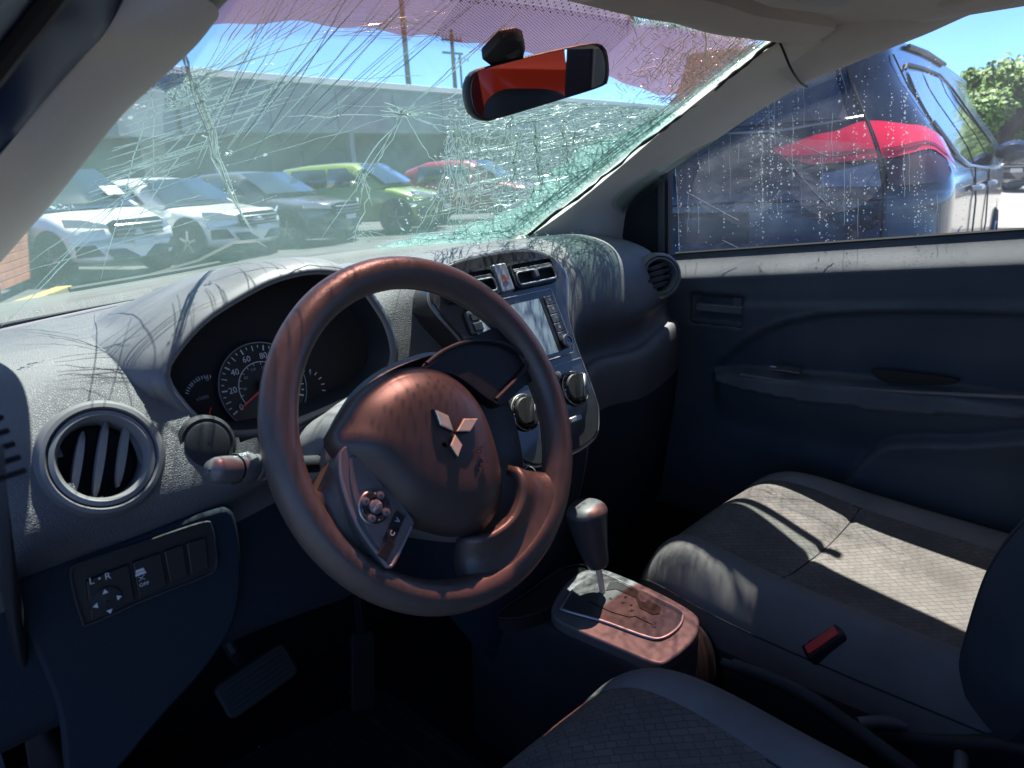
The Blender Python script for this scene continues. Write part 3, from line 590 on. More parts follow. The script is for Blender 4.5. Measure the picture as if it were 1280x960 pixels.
# headliner and roof
rows = []
for y in [.692, .68, .655, .60, .45, .2, -.2, -.7, -1.2, -1.7]:
    r = []
    for x in [-.55, -.53, -.50, -.40, -.25, 0, .25, .40, .50, .53, .55]:
        yy = y - .15 * x * x if y > .55 else y
        z = 1.485 - .30 * abs(x) ** 3 - (.030 if y > .69 else .016 if y > .67 else .006 if y > .64 else 0)
        r.append(Vector((x, yy, z - .01)))
    rows.append(r)
grid('headliner', rows, m_liner, car_o, ang=180, solid=.02, off=1)
rows = [[p + Vector((p.x * .04, 0, .045)) for p in r] for r in rows]; grid('roof_panel', rows, m_navy, car_o, ang=180, solid=.008)
# header lip above the glass on the passenger side
hp = [W(700, -12, off=.012), W(780, 8, off=.012), W(830, 17, off=.012), W(875, 30, off=.012), W(925, 37, off=.012), W(975, 44, off=.012)]
band('header_trim', hp, [p + Vector((0, -.09, .006)) for p in hp], m_liner, car_o, (0, .0, -.014), th=.02, back=(0, 0, 1))
# sun visor and its label, overhead
vs = [P(840, -60, z=1.415), P(1105, -40, z=1.415), P(1075, 4, z=1.412), P(1040, 20, z=1.411), P(960, 10, z=1.412), P(905, -12, z=1.414)]
v = prism('sun_visor', vs, (0, 0, .016), m_liner, None, bevel=.006, seg=3); tag(v, 'passenger sun visor folded up against the headliner at the top edge', 'sun visor')
fv = Fr(P(1040, 5, z=1.409), (0, 0, -1), up=(0, -1, 0)); lb = prism('warning_label', [P(1000, -14, z=1.4095), P(1068, -8, z=1.4095), P(1050, 9, z=1.4095), P(1000, 6, z=1.4095)], (0, 0, .001), M('label_grey', (.42, .42, .42), .6), v, bevel=0)
gh = tube('grab_handle', [P(1165, -6, x=.50), P(1180, 2, x=.49), P(1200, 0, x=.49), P(1230, -12, x=.49)], .009, m_liner, car_o)
# driver's door aperture: painted flange, seal, door frame
def strip2(nm, A, B, m, **k):
    return band(nm, A, B, m, car_o, (0, -.006, 0), th=.02, n=5, back=(0, 1, 0), **k)
oa = [P(190, -60, x=-.60), P(158, -12, x=-.602), P(132, 38, x=-.622), P(98, 78, x=-.632), P(64, 116, x=-.652), P(34, 152, x=-.672), P(-2, 195, x=-.69), P(-62, 270, x=-.712), P(-160, 400, x=-.74)]
def offp(l, dx, dy, xo): 
    return [P(a, b, x=xx) for (a, b), xx in l]
ob = [P(140, -110, x=-.66), P(104, -50, x=-.665), P(70, 0, x=-.67), P(44, 34, x=-.68), P(14, 72, x=-.69), P(-12, 106, x=-.70), P(-48, 150, x=-.715), P(-110, 225, x=-.735), P(-200, 350, x=-.76)]
strip2('door_aperture', oa, ob, m_navy)
oc = [P(128, -122, x=-.67), P(92, -62, x=-.675), P(58, -10, x=-.68), P(32, 24, x=-.69), P(2, 62, x=-.70), P(-24, 96, x=-.71), P(-60, 140, x=-.725), P(-122, 215, x=-.745), P(-212, 340, x=-.77)]
tube('door_seal', cr([(a + b) / 2 + Vector((0, -.012, 0)) for a, b in zip(ob, oc)], 3), .008, m_rubber, car_o)
od = [P(100, -140, x=-.70), P(64, -82, x=-.705), P(28, -26, x=-.71), P(0, 8, x=-.72), P(-32, 46, x=-.73), P(-56, 80, x=-.74), P(-92, 124, x=-.755), P(-152, 200, x=-.775), P(-240, 325, x=-.79)]
strip2('body_gutter', [p + Vector((0, .01, 0)) for p in oc], od, m_navy)
oe = [p + Vector((-.08, .03, .0)) for p in od]; strip2('outer_pillar', od, oe, M('pillar_outer', (.16, .15, .17), .5, dust=(DUST, .3, 5)))
# body shell that closes the cabin
box('floor_pan', (-.72, -1.9, .18), (.76, 1.5, .215), m_carpet, car_o)
box('bulkhead', (-.74, 1.36, .2), (.76, 1.40, 1.03), m_void, car_o)
box('cowl_sun_stop', (-.76, 1.20, .99), (.76, 1.43, 1.028), m_void, car_o)  # unseen slab added to stop sun leaking behind the dash
box('sill', (-.80, -.55, .20), (-.70, 1.2, .42), m_navy, car_o, bevel=.01)
box('front_quarter', (-.80, 1.16, .2), (-.765, 2.4, .92), m_navy, car_o, bevel=.02); box('front_quarter', (.765, 1.20, .2), (.80, 2.4, .92), m_navy, car_o, bevel=.02)
box('bumper', (-.78, 2.40, .25), (.78, 2.52, .72), m_navy, car_o, bevel=.04)
rows = [[Vector((x, y, z - .10 * x * x)) for x in (-.78, -.6, -.3, 0, .3, .6, .78)] for y, z in ((1.44, 1.01), (1.7, .99), (2.1, .93), (2.35, .84), (2.47, .74))]
grid('bonnet', rows, m_navy, car_o, solid=.01)
for s in (-1, 1):
    box('rear_side', (s * .70 - .03, -1.9, .2), (s * .70 + .03, -.60, 1.02), m_navy if s < 0 else m_dark, car_o); box('centre_pillar', (s * .66 - .035, -.60, .2), (s * .66 + .03, -.40, 1.44), m_dark, car_o, bevel=.01)
    prism('rear_pillar', V3([(s * .64, -1.35, 1.0), (s * .64, -1.9, 1.0), (s * .58, -1.75, 1.42), (s * .58, -1.45, 1.43)]), (-s * .04, 0, 0), m_dark, car_o)
box('tailgate', (-.72, -1.96, .2), (.72, -1.90, 1.02), m_dark, car_o)
# red film wrapped over rear openings (seen in the mirror)
rf = mesh('rear_film', V3([(.685, -.60, 1.02), (.685, -1.93, 1.02), (.60, -1.74, 1.40), (.62, -.60, 1.42), (.66, -1.95, 1.02), (-.66, -1.95, 1.02), (-.56, -1.72, 1.42), (.56, -1.72, 1.42)]), [(0, 1, 2, 3), (4, 5, 6, 7)], FILM('rear_red_film', (.42, .12, .075)), None, solid=.001)
tag(rf, 'red plastic film stretched over the rear windows, seen only in the mirror', 'plastic film')

# ---- windscreen
rnd0 = random.Random(5)
rnd = random.Random(7)
def jag(p0, p1, n, amp, bend=0):
    bend *= .35
    out = []; dx, dy = p1[0] - p0[0], p1[1] - p0[1]; L = math.hypot(dx, dy) or 1; nx_, ny = -dy / L, dx / L; o = 0
    for i in range(n + 1):
        t = i / n; o = o * .7 + rnd.gauss(0, amp) * (0 < i < n); bb = bend * 4 * t * (1 - t)
        out.append((p0[0] + dx * t + nx_ * (o + bb), p0[1] + dy * t + ny * (o + bb)))
    return out
ws = thing('windscreen', 'badly cracked teal windscreen with crazed passenger side', 'windscreen', (0, 1.3, 1.05))
xs = [-.66 + .66 / 12 * i for i in range(25)]
rows = [[GS(x, t) for x in xs] for t in [i / 14 for i in range(15)]]
grid('glass_pane', rows, g_wind, ws, ang=180, solid=.004, off=1)
tube('lower_seal', [GS(x, -.015, .006) + Vector((0, -.004, 0)) for x in xs], .0095, m_void, ws)
tube('edge_seal', [GS(.55 + 0 * t, t, 0) for t in (0, 1)], .001, m_rubber, ws)
bpy.data.objects.remove(ws.children[-1])
esl = [W(*q, off=.012) for q in jag((655, 290), (968, 41), 40, .9, 3)]; tube('edge_seal', esl, [rnd0.uniform(.0015, .0042) for _ in esl], m_rubber, ws, seg=6)
# frit dots around the mirror foot
mbf = MB(); cxs = [i * .0042 for i in range(-44, 45)]
for i, x in enumerate(cxs):
    for j in range(42):
        tt = .755 + j * .0052 + (.0026 if i % 2 else 0); u = abs(x) - .02
        if u > .158 - .06 * max(0, (.80 - tt) / .06) : continue
        if tt > .965 or tt < .842 - .2 * (x + .1): continue
        c = GS(x - .02, tt, .0028); r = .00115; sx = Vector((1, 0, 0)); sy = Vector((0, -.85, .52))
        mbf.add([c + sx * r, c + (sy + sx) * r * .0 + sy * r, c - sx * r, c - sy * r], [(0, 1, 2, 3)])
mbf.build('frit_dots', m_void, ws, kind='stuff', ang=180)
mbf = MB()
for x0 in (-.6, .35):
    for i in range(60):
        for j in range(6):
            if x0 < 0: x = x0 + i * .015 ; t = .955 + j * .008
            else: continue
            c = GS(x + (.007 if j % 2 else 0), t, .0028); r = .0018; sx = Vector((1, 0, 0)); sy = Vector((0, -.85, .52)); mbf.add([c + sx * r, c + sy * r, c - sx * r, c - sy * r], [(0, 1, 2, 3)])
mbf.build('frit_edge', m_void, ws, kind='stuff', ang=180)
# ---- cracks
ncr = [0]
stuffc = MB(); darkc = MB()
def inpane(q):
    x, t = WT(*q); return -.65 < x < .64 and -.02 < t < 1.0
def crack(pts, r, own=False, off=.004, taper=True, dark=False):
    pts = [q for q in pts if inpane(q)]
    if len(pts) < 2: return
    p3 = [W(a, b, off) for a, b in pts]; n = len(p3)
    rr = [r * (.35 + .65 * math.sin(math.pi * min(1, (i + .6) / n))) * rnd.uniform(.7, 1.3) for i in range(n)] if taper else [r] * n
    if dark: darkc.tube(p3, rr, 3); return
    if own and ncr[0] < 110: ncr[0] += 1; tube('crack', p3, rr, g_crack, ws, seg=4, ang=180)
    else: stuffc.tube(p3, rr, 3)
# long diagonals fanning up from the left
for i in range(26):
    t = i / 25; a = (236 + 170 * t + rnd.uniform(-12, 12), 190 - 20 * t + rnd.uniform(-25, 25)); s = rnd.uniform(.8, 1.1)
    b = (330 + 300 * t + rnd.uniform(-20, 20), -6 - 40 * t * rnd.random())
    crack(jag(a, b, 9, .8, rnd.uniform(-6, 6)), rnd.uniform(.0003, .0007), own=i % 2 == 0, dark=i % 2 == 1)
for i in range(10): crack(jag((240, 108), (300 + i * 18, 0 - i * 2), 8, 1.2, rnd.uniform(-5, 5)), .0005, own=i < 6)
# a ragged bright root at the left and the crush line going down
for k in range(10): crack(jag((222 + k * .9, 58), (242 + rnd.uniform(-3, 3), 104), 6, 1.2), .0006)
dn = [(240, 100), (250, 128), (262, 160), (268, 190), (276, 208), (284, 232), (300, 262), (312, 285)]
for k in range(12):
    off = rnd.gauss(0, 3)
    crack([(x + off * (1.4 - i * .17) + rnd.gauss(0, 1.6), y + rnd.gauss(0, 2)) for i, (x, y) in enumerate(dn[:8 - (k % 4)])], rnd.uniform(.0004, .0011), own=k < 4)
# left sweep of nearly level lines
for i in range(34):
    y = 92 + i * 4.6 + rnd.uniform(-3, 3); ln = rnd.uniform(60, 230)
    a = (64 + (315 - y) * .55 - 5 + (rnd.random() < .3) * rnd.uniform(0, 60), y + 14); b = (a[0] + ln, y - ln * .24 + rnd.uniform(-6, 6))
    crack(jag(a, b, 8, .9, rnd.uniform(-4, 8)), rnd.uniform(.0003, .0009), own=i % 3 == 0)
for a, b in (((-5, 348), (345, 240)), ((88, 289), (250, 240)), ((0, 405), (120, 285)), ((35, 325), (210, 200)), ((125, 345), (190, 110)), ((190, 240), (188, 110)), ((275, 205), (560, 120)), ((200, 205), (60, 330)), ((150, 300), (300, 80)), ((280, 190), (430, 130)), ((40, 360), (260, 130))):
    crack(jag(a, b, 14, .9, rnd.uniform(-4, 4)), .0006, own=True)
# star at the centre
hub = (502, 140)
for b, r in (((350, 142), .0012), ((640, 20), .0009), ((600, 50), .0007), ((438, 230), .0008), ((465, 215), .0006), ((560, 166), .0008), ((620, 170), .0007), ((640, 120), .0007), ((590, 118), .0006), ((545, 205), .0006), ((400, 300), .0005), ((690, -20), .0006), ((570, 148), .0009)):
    crack(jag(hub, b, 10, 1.2, rnd.uniform(-7, 7)), r, own=True)
for k in range(22): crack(jag((hub[0] + rnd.gauss(0, 5), hub[1] + rnd.gauss(0, 3)), (hub[0] + rnd.gauss(0, 16), hub[1] + rnd.gauss(0, 7)), 3, .8), .0009)
crack(jag((440, 95), (530, 92), 8, .8, -4), .0005, own=True); crack(jag((425, 128), (590, 128), 8, .8, 5), .0005, own=True); crack(jag((512, 145), (690, 152), 8, 1.5, 4), .0009, own=True)
crack(jag((500, 143), (466, 215), 6, 1.5), .0008); crack(jag((455, 222), (440, 300), 8, 2.5), .0008, own=True)
for k in range(14): crack(jag((452 + rnd.gauss(0, 5), 215 + rnd.gauss(0, 12)), (452 + rnd.gauss(0, 12), 225 + rnd.gauss(0, 14)), 3, 1), .0006)
for k in range(16): crack(jag((452 + rnd.gauss(0, 5), 275 + k * 1.5), (452 + rnd.gauss(0, 12), 285 + k * 1.6), 3, 1), .0006)
# shattered zone right of centre
def inshat(x, y):
    # above the pillar edge line and right of the ragged left border
    yl = 290 - (x - 655) * .80
    return x > 540 + .35 * (300 - y) * .3 - 50 * (y > 230) and y < yl and y > 118 + .08 * (x - 640) and y < 300
def lineclip(pts):
    seg = []
    for q in pts:
        if inshat(*q): seg.append(q)
        else:
            if len(seg) > 1: yield seg
            seg = []
    if len(seg) > 1: yield seg
for k in range(150):                         # level, rising to the right
    x, y = rnd.uniform(520, 800), rnd.uniform(125, 300); ln = rnd.uniform(60, 260); sl = -rnd.uniform(.05, .32)
    for s in lineclip(jag((x, y), (x + ln, y + sl * ln), 14, 2.0, rnd.uniform(-9, 9))): crack(s, rnd.uniform(.0004, .0013), own=k < 25)
for k in range(80):                         # steep ones
    x, y = rnd.uniform(520, 850), rnd.uniform(120, 200); ln = rnd.uniform(30, 150); sx = rnd.uniform(-.5, .12)
    for s in lineclip(jag((x, y), (x + sx * ln, y + ln), 10, 2.2, rnd.uniform(-6, 6))): crack(s, rnd.uniform(.0004, .0011))
for cx0 in (568, 640, 668, 705):            # the vertical bright ropes
    for k in range(8):
        o = rnd.gauss(0, 4); crack([(cx0 + o + rnd.gauss(0, 2.5) + (i * 1.2), 150 + i * 13 + rnd.gauss(0, 3)) for i in range(rnd.randint(4, 11)) if inshat(cx0, 150 + i * 13)], .0009)
for k in range(46):                         # green rope that follows the pillar
    s0 = rnd.random(); ln = rnd.uniform(.1, .5); pts = []
    d = abs(rnd.gauss(0, 1)) * 12 + 2
    for i in range(10):
        t = s0 + ln * i / 9
        if t > 1: break
        px = 470 + 500 * t; py = 303 - 20 * t if px < 640 else 297 - (px - 640) * .775
        if px < 640: py = 306 - (px - 470) * .055
        pts.append((px - d * .6 + rnd.gauss(0, .8), py - d * (.9 if px > 600 else .5) + rnd.gauss(0, .8)))
    crack(pts, rnd.uniform(.0007, .0016), own=k < 8, off=.005)
# crazed upper right under the film
for k in range(230):
    t = rnd.random(); cx0, cyy = 790 + 165 * t, 105 - 50 * t
    x, y = cx0 + rnd.gauss(0, 22), cyy + rnd.gauss(0, 17)
    if y > 292 - (x - 655) * .79 or x > 962: continue
    a = rnd.uniform(0, 3.14) if rnd.random() < .5 else rnd.gauss(-.75, .25); ln = rnd.uniform(6, 34)
    x2, y2 = x + math.cos(a) * ln, y + math.sin(a) * ln
    if y2 > 292 - (x2 - 655) * .79 or x2 > 962: continue
    crack(jag((x, y), (x2, y2), 4, 1.0, rnd.uniform(-3, 3)), rnd.uniform(.0003, .0009))
for i in range(22):                          # raking lines across the film
    x = 700 + i * 9; crack(jag((x, 70 + rnd.uniform(-5, 25)), (x + 70, 10 + i * .8), 6, .8), .0004, own=i % 3 == 0)
crack(jag((878, 28), (884, 90), 8, 1.2), .0025, own=True); crack(jag((786, 4), (796, 45), 6, 1), .0012, own=True)
for k in range(90):                          # bright ragged glass along the header
    x = rnd.uniform(788, 960); y = 10 + (x - 788) * .165 + rnd.uniform(-4, 14); crack(jag((x, y), (x + rnd.uniform(-9, 9), y + rnd.uniform(3, 9)), 2, .8), .0008)
for k in range(28): crack(jag((rnd.uniform(390, 560), rnd.uniform(2, 45)), (rnd.uniform(440, 620), rnd.uniform(2, 50)), 6, .7), .0003)

# crazed glass: a jittered net of short cracks, dense by the pillar and thinning to the left
def net(x0, x1, y0, y1, st, ok, p, rlo, rhi, jit=.42, slant=0):
    G_ = {}; nx_, ny = int((x1 - x0) / st), int((y1 - y0) / st)
    for i in range(nx_ + 1):
        for j in range(ny + 1): G_[i, j] = (x0 + (i + rnd.uniform(-jit, jit) + .5 * (j % 2)) * st + slant * j * st, y0 + (j + rnd.uniform(-jit, jit)) * st)
    for (i, j), a in G_.items():
        for di, dj in ((1, 0), (0, 1), (1, 1)):
            b = G_.get((i + di, j + dj))
            if b and ok(*a) and ok(*b) and rnd.random() < p(*a): crack(jag(a, b, 2, .5), rnd.uniform(rlo, rhi), taper=False)
def pd_(x, y): return (290 - (x - 655) * .80 - y) / 1.28     # pixels away from the pillar edge
net(520, 870, 110, 310, 8.5, inshat, lambda x, y: .12 + .75 * sstep(95, 5, pd_(x, y)) * sstep(520, 640, x) + .25 * sstep(560, 620, x), .0003, .0008)
net(620, 900, 60, 300, 4.6, lambda x, y: -2 < pd_(x, y) < 26 and y > 118, lambda x, y: .62, .0003, .0009)
net(480, 680, 268, 308, 4.8, lambda x, y: y < 307 - (x - 470) * .055 and y > 300 - (x - 470) * .16, lambda x, y: .55, .0003, .0009)
net(770, 965, 8, 130, 5.2, lambda x, y: y < 290 - (x - 655) * .79 and x < 962 and y > 8 + (x - 788) * .17, lambda x, y: .16 + .5 * math.exp(-((x - 885) / 60) ** 2 - ((y - 78) / 30) ** 2) + .35 * sstep(20, 2, (290 - (x - 655) * .79 - y) / 1.3), .00025, .0006)
net(786, 962, 3, 50, 4.0, lambda x, y: 2 + (x - 788) * .165 < y < 24 + (x - 788) * .15, lambda x, y: .6, .0003, .0009)
net(205, 262, 80, 130, 4.5, lambda x, y: True, lambda x, y: .4, .0003, .0006)
m_dkc = bpy.data.materials.new('dark_crack'); m_dkc.use_nodes = True; crackmat(m_dkc, (.05, .10, .11), .25)  # dark copy of the crack material; backlit look put into the colour
darkc.build('backlit_cracks', m_dkc, ws, kind='stuff', ang=180)
g_crush = GLASS('crushed_glass', (.82, .96, .93), .34, (.74, .92, .89), 45, .3, .25, lo=.35, hi=.62, floor=.25)
ea = [(470, 309), (540, 304), (600, 301), (650, 293), (700, 257), (760, 209), (845, 141)]
eb = [(470, 305), (535, 293), (590, 280), (632, 262), (676, 224), (738, 178), (838, 136)]
ra_ = [W(*q[:2], off=.0035) for q in cr([(a, b, 0) for a, b in ea], 6)]; rb_ = [W(q[0] + rnd.uniform(-5, 5), q[1] + rnd.uniform(-5, 5), off=.0035) for q in cr([(a, b, 0) for a, b in eb], 6)]
grid('crushed_edge', [[a.lerp(b, k / 5) + Vector((0, -.5, -.86)) * rnd.uniform(0, .003) for a, b in zip(ra_, rb_)] for k in range(6)], g_crush, ws, ang=20, solid=.001)
stuffc.build('crack_network', g_crack, ws, kind='stuff', ang=180)
# small tilted flakes that catch the light
fl = MB()
def flake(px, py, s):
    if not inpane((px, py)): return
    c = W(px, py, .004); a = Vector((rnd.gauss(0, 1), rnd.gauss(0, 1), rnd.gauss(0, .6))).normalized(); b = a.cross(Vector((0, -.5, -.86)) + Vector((rnd.gauss(0, .3), rnd.gauss(0, .3), 0))).normalized()
    fl.add([c + a * s, c + b * s * rnd.uniform(.3, 1), c - a * s * rnd.uniform(.4, 1), c - b * s * .6], [(0, 1, 2), (0, 2, 3)])
for k in range(1500):
    x, y = rnd.uniform(500, 860), rnd.uniform(118, 305)
    if inshat(x, y): flake(x, y, rnd.uniform(.001, .0042) * (1.8 if rnd.random() < .12 else 1))
for k in range(420):
    t = rnd.random(); px = 520 + 445 * t; py = (306 - (px - 470) * .055) if px < 640 else 297 - (px - 640) * .775; d = abs(rnd.gauss(0, 9)); flake(px - d * .6, py - d, rnd.uniform(.0012, .004))
for k in range(800):
    t = rnd.random(); x, y = 790 + 165 * t + rnd.gauss(0, 18), 103 - 50 * t + rnd.gauss(0, 14)
    if y < 290 - (x - 655) * .79 and x < 960: flake(x, y, rnd.uniform(.0008, .0025))
for k in range(120): x = rnd.uniform(790, 940); flake(x, 12 + (x - 788) * .15 + rnd.uniform(0, 14), rnd.uniform(.001, .003))
for k in range(60): i = rnd.randrange(7); x, y = dn[i]; flake(x + rnd.gauss(0, 5), y + rnd.gauss(0, 7), rnd.uniform(.001, .003))
for k in range(70): flake(232 + rnd.gauss(0, 12), 98 + rnd.gauss(0, 8), rnd.uniform(.0008, .0025))
for gx, gy, gn in ((285, 190, 7), (552, 193, 9), (78, 255, 9), (330, 190, 3), (645, 190, 8), (612, 160, 6), (570, 240, 4), (700, 215, 6), (150, 145, 5), (175, 128, 5), (500, 142, 8), (680, 165, 6), (760, 120, 8), (322, 76, 3)):
    for k in range(int(gn * 1.8)): flake(gx + rnd.gauss(0, 8), gy + rnd.gauss(0, 1.8), rnd.uniform(.0012, .0042))  # pale flake clusters stand in for bright glints on the glass
fl.build('glass_flakes', g_chip, ws, kind='stuff', ang=180)

# ---- red film over the top of the windscreen
lowp = [(150, 70), (200, 58), (240, 49), (280, 43), (320, 40), (380, 40), (440, 43), (500, 50), (560, 56), (600, 62), (650, 72), (700, 84), (745, 97), (780, 108), (815, 120), (846, 126), (870, 112), (915, 78), (965, 43)]
upp = {780: (790, 6), 815: (797, 33), 846: (828, 29), 870: (868, 33), 915: (915, 40), 965: (962, 42)}
rows = []
lowp = [tuple(q[:2]) for q in cr([(a, b, 0) for a, b in lowp], 4)]
for (a, b) in lowp:
    x, t = WT(a, b); x = max(-.64, min(.63, x))
    xg, tg = WT(788, 5)
    if a <= 786: k_ = max(0, (a - 560) / 226); xt, t1 = x + (xg - x) * k_ ** 1.5 if a > 560 else x, 1.03 + (tg - 1.03) * k_ ** 6 if a > 560 else 1.03
    else:
        s_ = (a - 786) / (965 - 786); ux, uy = [(788 + (797 - 788) * s_ / .08, 5 + 28 * s_ / .08), (797 + 165 * (s_ - .08) / .92, 33 - 5 * math.sin(min(1, (s_ - .08) / .4) * math.pi) + 9 * max(0, s_ - .3))][s_ > .08]
        xt, t1 = WT(ux, min(uy, b - 2))
    r = []
    for i in range(13):
        f = i / 12; xx = x + (xt - x) * f; tt = t + (t1 - t) * f
        r.append(GS(xx, tt, -.010 - .004 * math.sin(xx * 23 + tt * 9) * math.sin(tt * 31 + xx * 5) - .003 * math.sin(xx * 61)))
    rows.append(r)
fm = grid('plastic_film', rows, m_film, None, ang=180); tag(fm, 'translucent red plastic film draped over the upper windscreen, torn at the right corner', 'plastic film')

# ---- wiper and cowl outside
cw = [GS(x, -.07, -.02) for x in xs]; cw2 = [p + Vector((0, .13, .012)) for p in cw]
band('cowl_panel', cw, cw2, M('dusty_cowl', (.12, .115, .105), .9, var=(.2, 9)), car_o, (0, 0, .006), th=.02, n=4, k=1, back=(0, 0, -1))
wp = thing('wiper', 'black windscreen wiper arm and blade resting on the lower glass', 'wiper', P(330, 335, y=1.30))
tube('arm', [W(338, 330, -.03), W(326, 325, -.032), W(300, 327, -.032), W(255, 345, -.026), W(190, 360, -.02)], [.007, .008, .006, .005, .004], m_rubber, wp, seg=6)
tube('blade', [W(300, 332, -.012), W(240, 343, -.010), W(170, 356, -.010), W(90, 370, -.010)], .004, m_rubber, wp, seg=6)

od_ = thing('unseen_driver_door', 'driver door standing open out of view, added to block low light from the left', 'door', (-.80, 1.12, .3))  # unseen open door, added to block low light from the left
Md = Matrix.Translation((-.81, 1.12, 0)) @ Matrix.Rotation(R_(-78), 4, 'Z')
def DQ(x, y, z): return Md @ Vector((x, -y, z))
for nm, x0, x1, pts, m in (('outer_skin', -.07, 0, ((.02, .26), (1.0, .26), (1.0, 1.02), (.02, .94)), m_navy), ('inner_trim', 0.002, .05, ((.05, .32), (.96, .32), (.96, .98), (.05, .90)), m_door)):
    prism(nm, [DQ(x0, y, z) for y, z in pts], DQ(x1, 0, 0) - DQ(x0, 0, 0), m, od_, bevel=.015)
tube('window_frame', [DQ(-.02, .02, .94), DQ(-.0, .42, 1.34), DQ(.01, .95, 1.42), DQ(-.02, 1.0, 1.0)], .018, m_black, od_, seg=8)
mesh('window_pane', [DQ(-.02, .06, .93), DQ(-.02, .97, 1.0), DQ(.0, .93, 1.40), DQ(-.0, .43, 1.32)], [(0, 1, 2, 3)], g_door, od_, solid=.004)

# ================================================================== DASHBOARD
db = thing('dashboard', 'dusty dark grey dashboard with raised instrument hood and rolled passenger side', 'dashboard', (0, 1.1, .9))
ST = {   # x : (y, z) from under the glass down to the knees
 -.82: [(1.20, 1.035), (1.06, 1.045), (.95, 1.045), (.87, 1.03), (.825, 1.00), (.800, .965), (.782, .92), (.785, .885), (.80, .86), (.80, .80), (.79, .72), (.88, .66)],
 -.70: [(1.22, 1.045), (1.08, 1.052), (.96, 1.05), (.88, 1.035), (.83, 1.00), (.802, .965), (.782, .92), (.785, .885), (.80, .86), (.80, .80), (.79, .72), (.88, .66)],
 -.55: [(1.25, 1.052), (1.12, 1.06), (.98, 1.055), (.90, 1.04), (.845, 1.005), (.812, .965), (.793, .92), (.79, .885), (.80, .86), (.80, .80), (.79, .72), (.88, .66)],
 -.39: [(1.28, 1.056), (1.15, 1.065), (1.02, 1.062), (.92, 1.05), (.86, 1.01), (.835, .965), (.825, .92), (.825, .885), (.84, .86), (.82, .78), (.82, .68), (.90, .65)],
 -.22: [(1.29, 1.058), (1.17, 1.072), (1.05, 1.078), (.97, 1.072), (.91, 1.05), (.885, 1.00), (.87, .94), (.86, .88), (.855, .82), (.845, .74), (.86, .64), (.92, .60)],
 -.08: [(1.30, 1.06), (1.18, 1.075), (1.05, 1.085), (.98, 1.083), (.915, 1.07), (.89, 1.03), (.855, .96), (.82, .88), (.79, .80), (.775, .72), (.80, .58), (.86, .38)],
 .10: [(1.30, 1.06), (1.18, 1.075), (1.05, 1.088), (.98, 1.086), (.915, 1.072), (.89, 1.03), (.855, .96), (.825, .88), (.80, .80), (.80, .72), (.84, .58), (.90, .38)],
 .22: [(1.29, 1.06), (1.18, 1.075), (1.06, 1.086), (.98, 1.08), (.925, 1.055), (.895, 1.0), (.885, .94), (.905, .885), (.90, .855), (.875, .835), (.885, .70), (.95, .42)],
 .38: [(1.27, 1.055), (1.17, 1.072), (1.07, 1.08), (.98, 1.068), (.925, 1.035), (.90, .98), (.89, .925), (.91, .885), (.905, .855), (.872, .835), (.885, .70), (.95, .42)],
 .50: [(1.25, 1.05), (1.16, 1.066), (1.08, 1.068), (1.00, 1.05), (.955, 1.02), (.93, .98), (.915, .93), (.93, .90), (.925, .87), (.895, .85), (.905, .70), (.97, .42)],
 .60: [(1.22, 1.045), (1.15, 1.055), (1.09, 1.05), (1.02, 1.03), (.985, 1.00), (.965, .965), (.955, .93), (.965, .90), (.955, .87), (.93, .85), (.94, .70), (.99, .42)],
 .665: [(1.18, 1.035), (1.13, 1.04), (1.09, 1.03), (1.05, 1.01), (1.02, .985), (1.0, .955), (.99, .92), (1.0, .90), (.985, .87), (.96, .85), (.97, .70), (1.01, .42)],
}
xk = sorted(ST); cols = []
cp = [cr([(x, y, z) for y, z in ST[x]], 7) for x in xk]
for j in range(len(cp[0])): cols.append(cr([c[j] for c in cp], 7))
rows = [[cols[j][i] for j in range(len(cols))] for i in range(len(cols[0]))]
# binnacle opening outline, from the photograph, on its own slightly raked plane
def bo(px, py): 
    t = sstep(540, 340, py); return P(px, py, y=.822 + .030 * t)
opn = [bo(*q) for q in ((214, 470), (228, 440), (262, 403), (310, 372), (352, 352), (400, 343), (440, 352), (468, 385), (484, 415), (489, 447), (476, 472), (440, 494), (380, 520), (330, 535), (290, 538), (258, 526), (234, 503))]
opn = resample(cr(opn, 8, True), 72, True)
oc_ = sum(opn, Vector()) / len(opn)
def grow(pts, d, dy=0, zmax=9, dtop=None):
    n = len(pts); out = []
    for i in range(n):
        t = pts[(i + 1) % n] - pts[i - 1]; nn = Vector((t.z, 0, -t.x)).normalized()
        if nn.dot(pts[i] - oc_) < 0: nn = -nn
        up_ = max(0, nn.z); dd = d if dtop is None else d + (dtop - d) * up_
        q = pts[i] + nn * dd + Vector((0, dy, 0)); q.z = min(q.z, zmax); out.append(q)
    return out
cut = [(p.x, p.z) for p in grow(opn, .008)]
# vent openings cut in the dash
fL = Fr((-.640, .792, .948), (-.04, -.92, .36))
lc = fL.px(128, 573); fL = Fr(fL(*lc), (-.04, -.92, .36)); rL = .049
fRt = Fr(P(824, 345, y=.925), (-.55, -.82, .14)); rR = .041
def keep(c, i, j):
    if c.y < 1.05 and inside(c.x, c.z, cut): return False
    for f_, r_ in ((fL, rL * .86), (fRt, rR * .8)):
        d = c - f_.o
        if abs(d.dot(f_.n)) < .06 and math.hypot(d.dot(f_.u), d.dot(f_.v)) < r_: return False
    return True
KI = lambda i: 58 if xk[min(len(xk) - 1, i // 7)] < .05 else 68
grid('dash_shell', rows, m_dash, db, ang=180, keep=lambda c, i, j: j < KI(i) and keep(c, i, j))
grid('knee_panel', rows, m_knee, db, ang=180, keep=lambda c, i, j: j >= KI(i))  # lower rows of the same surface take the shade-coloured plastic
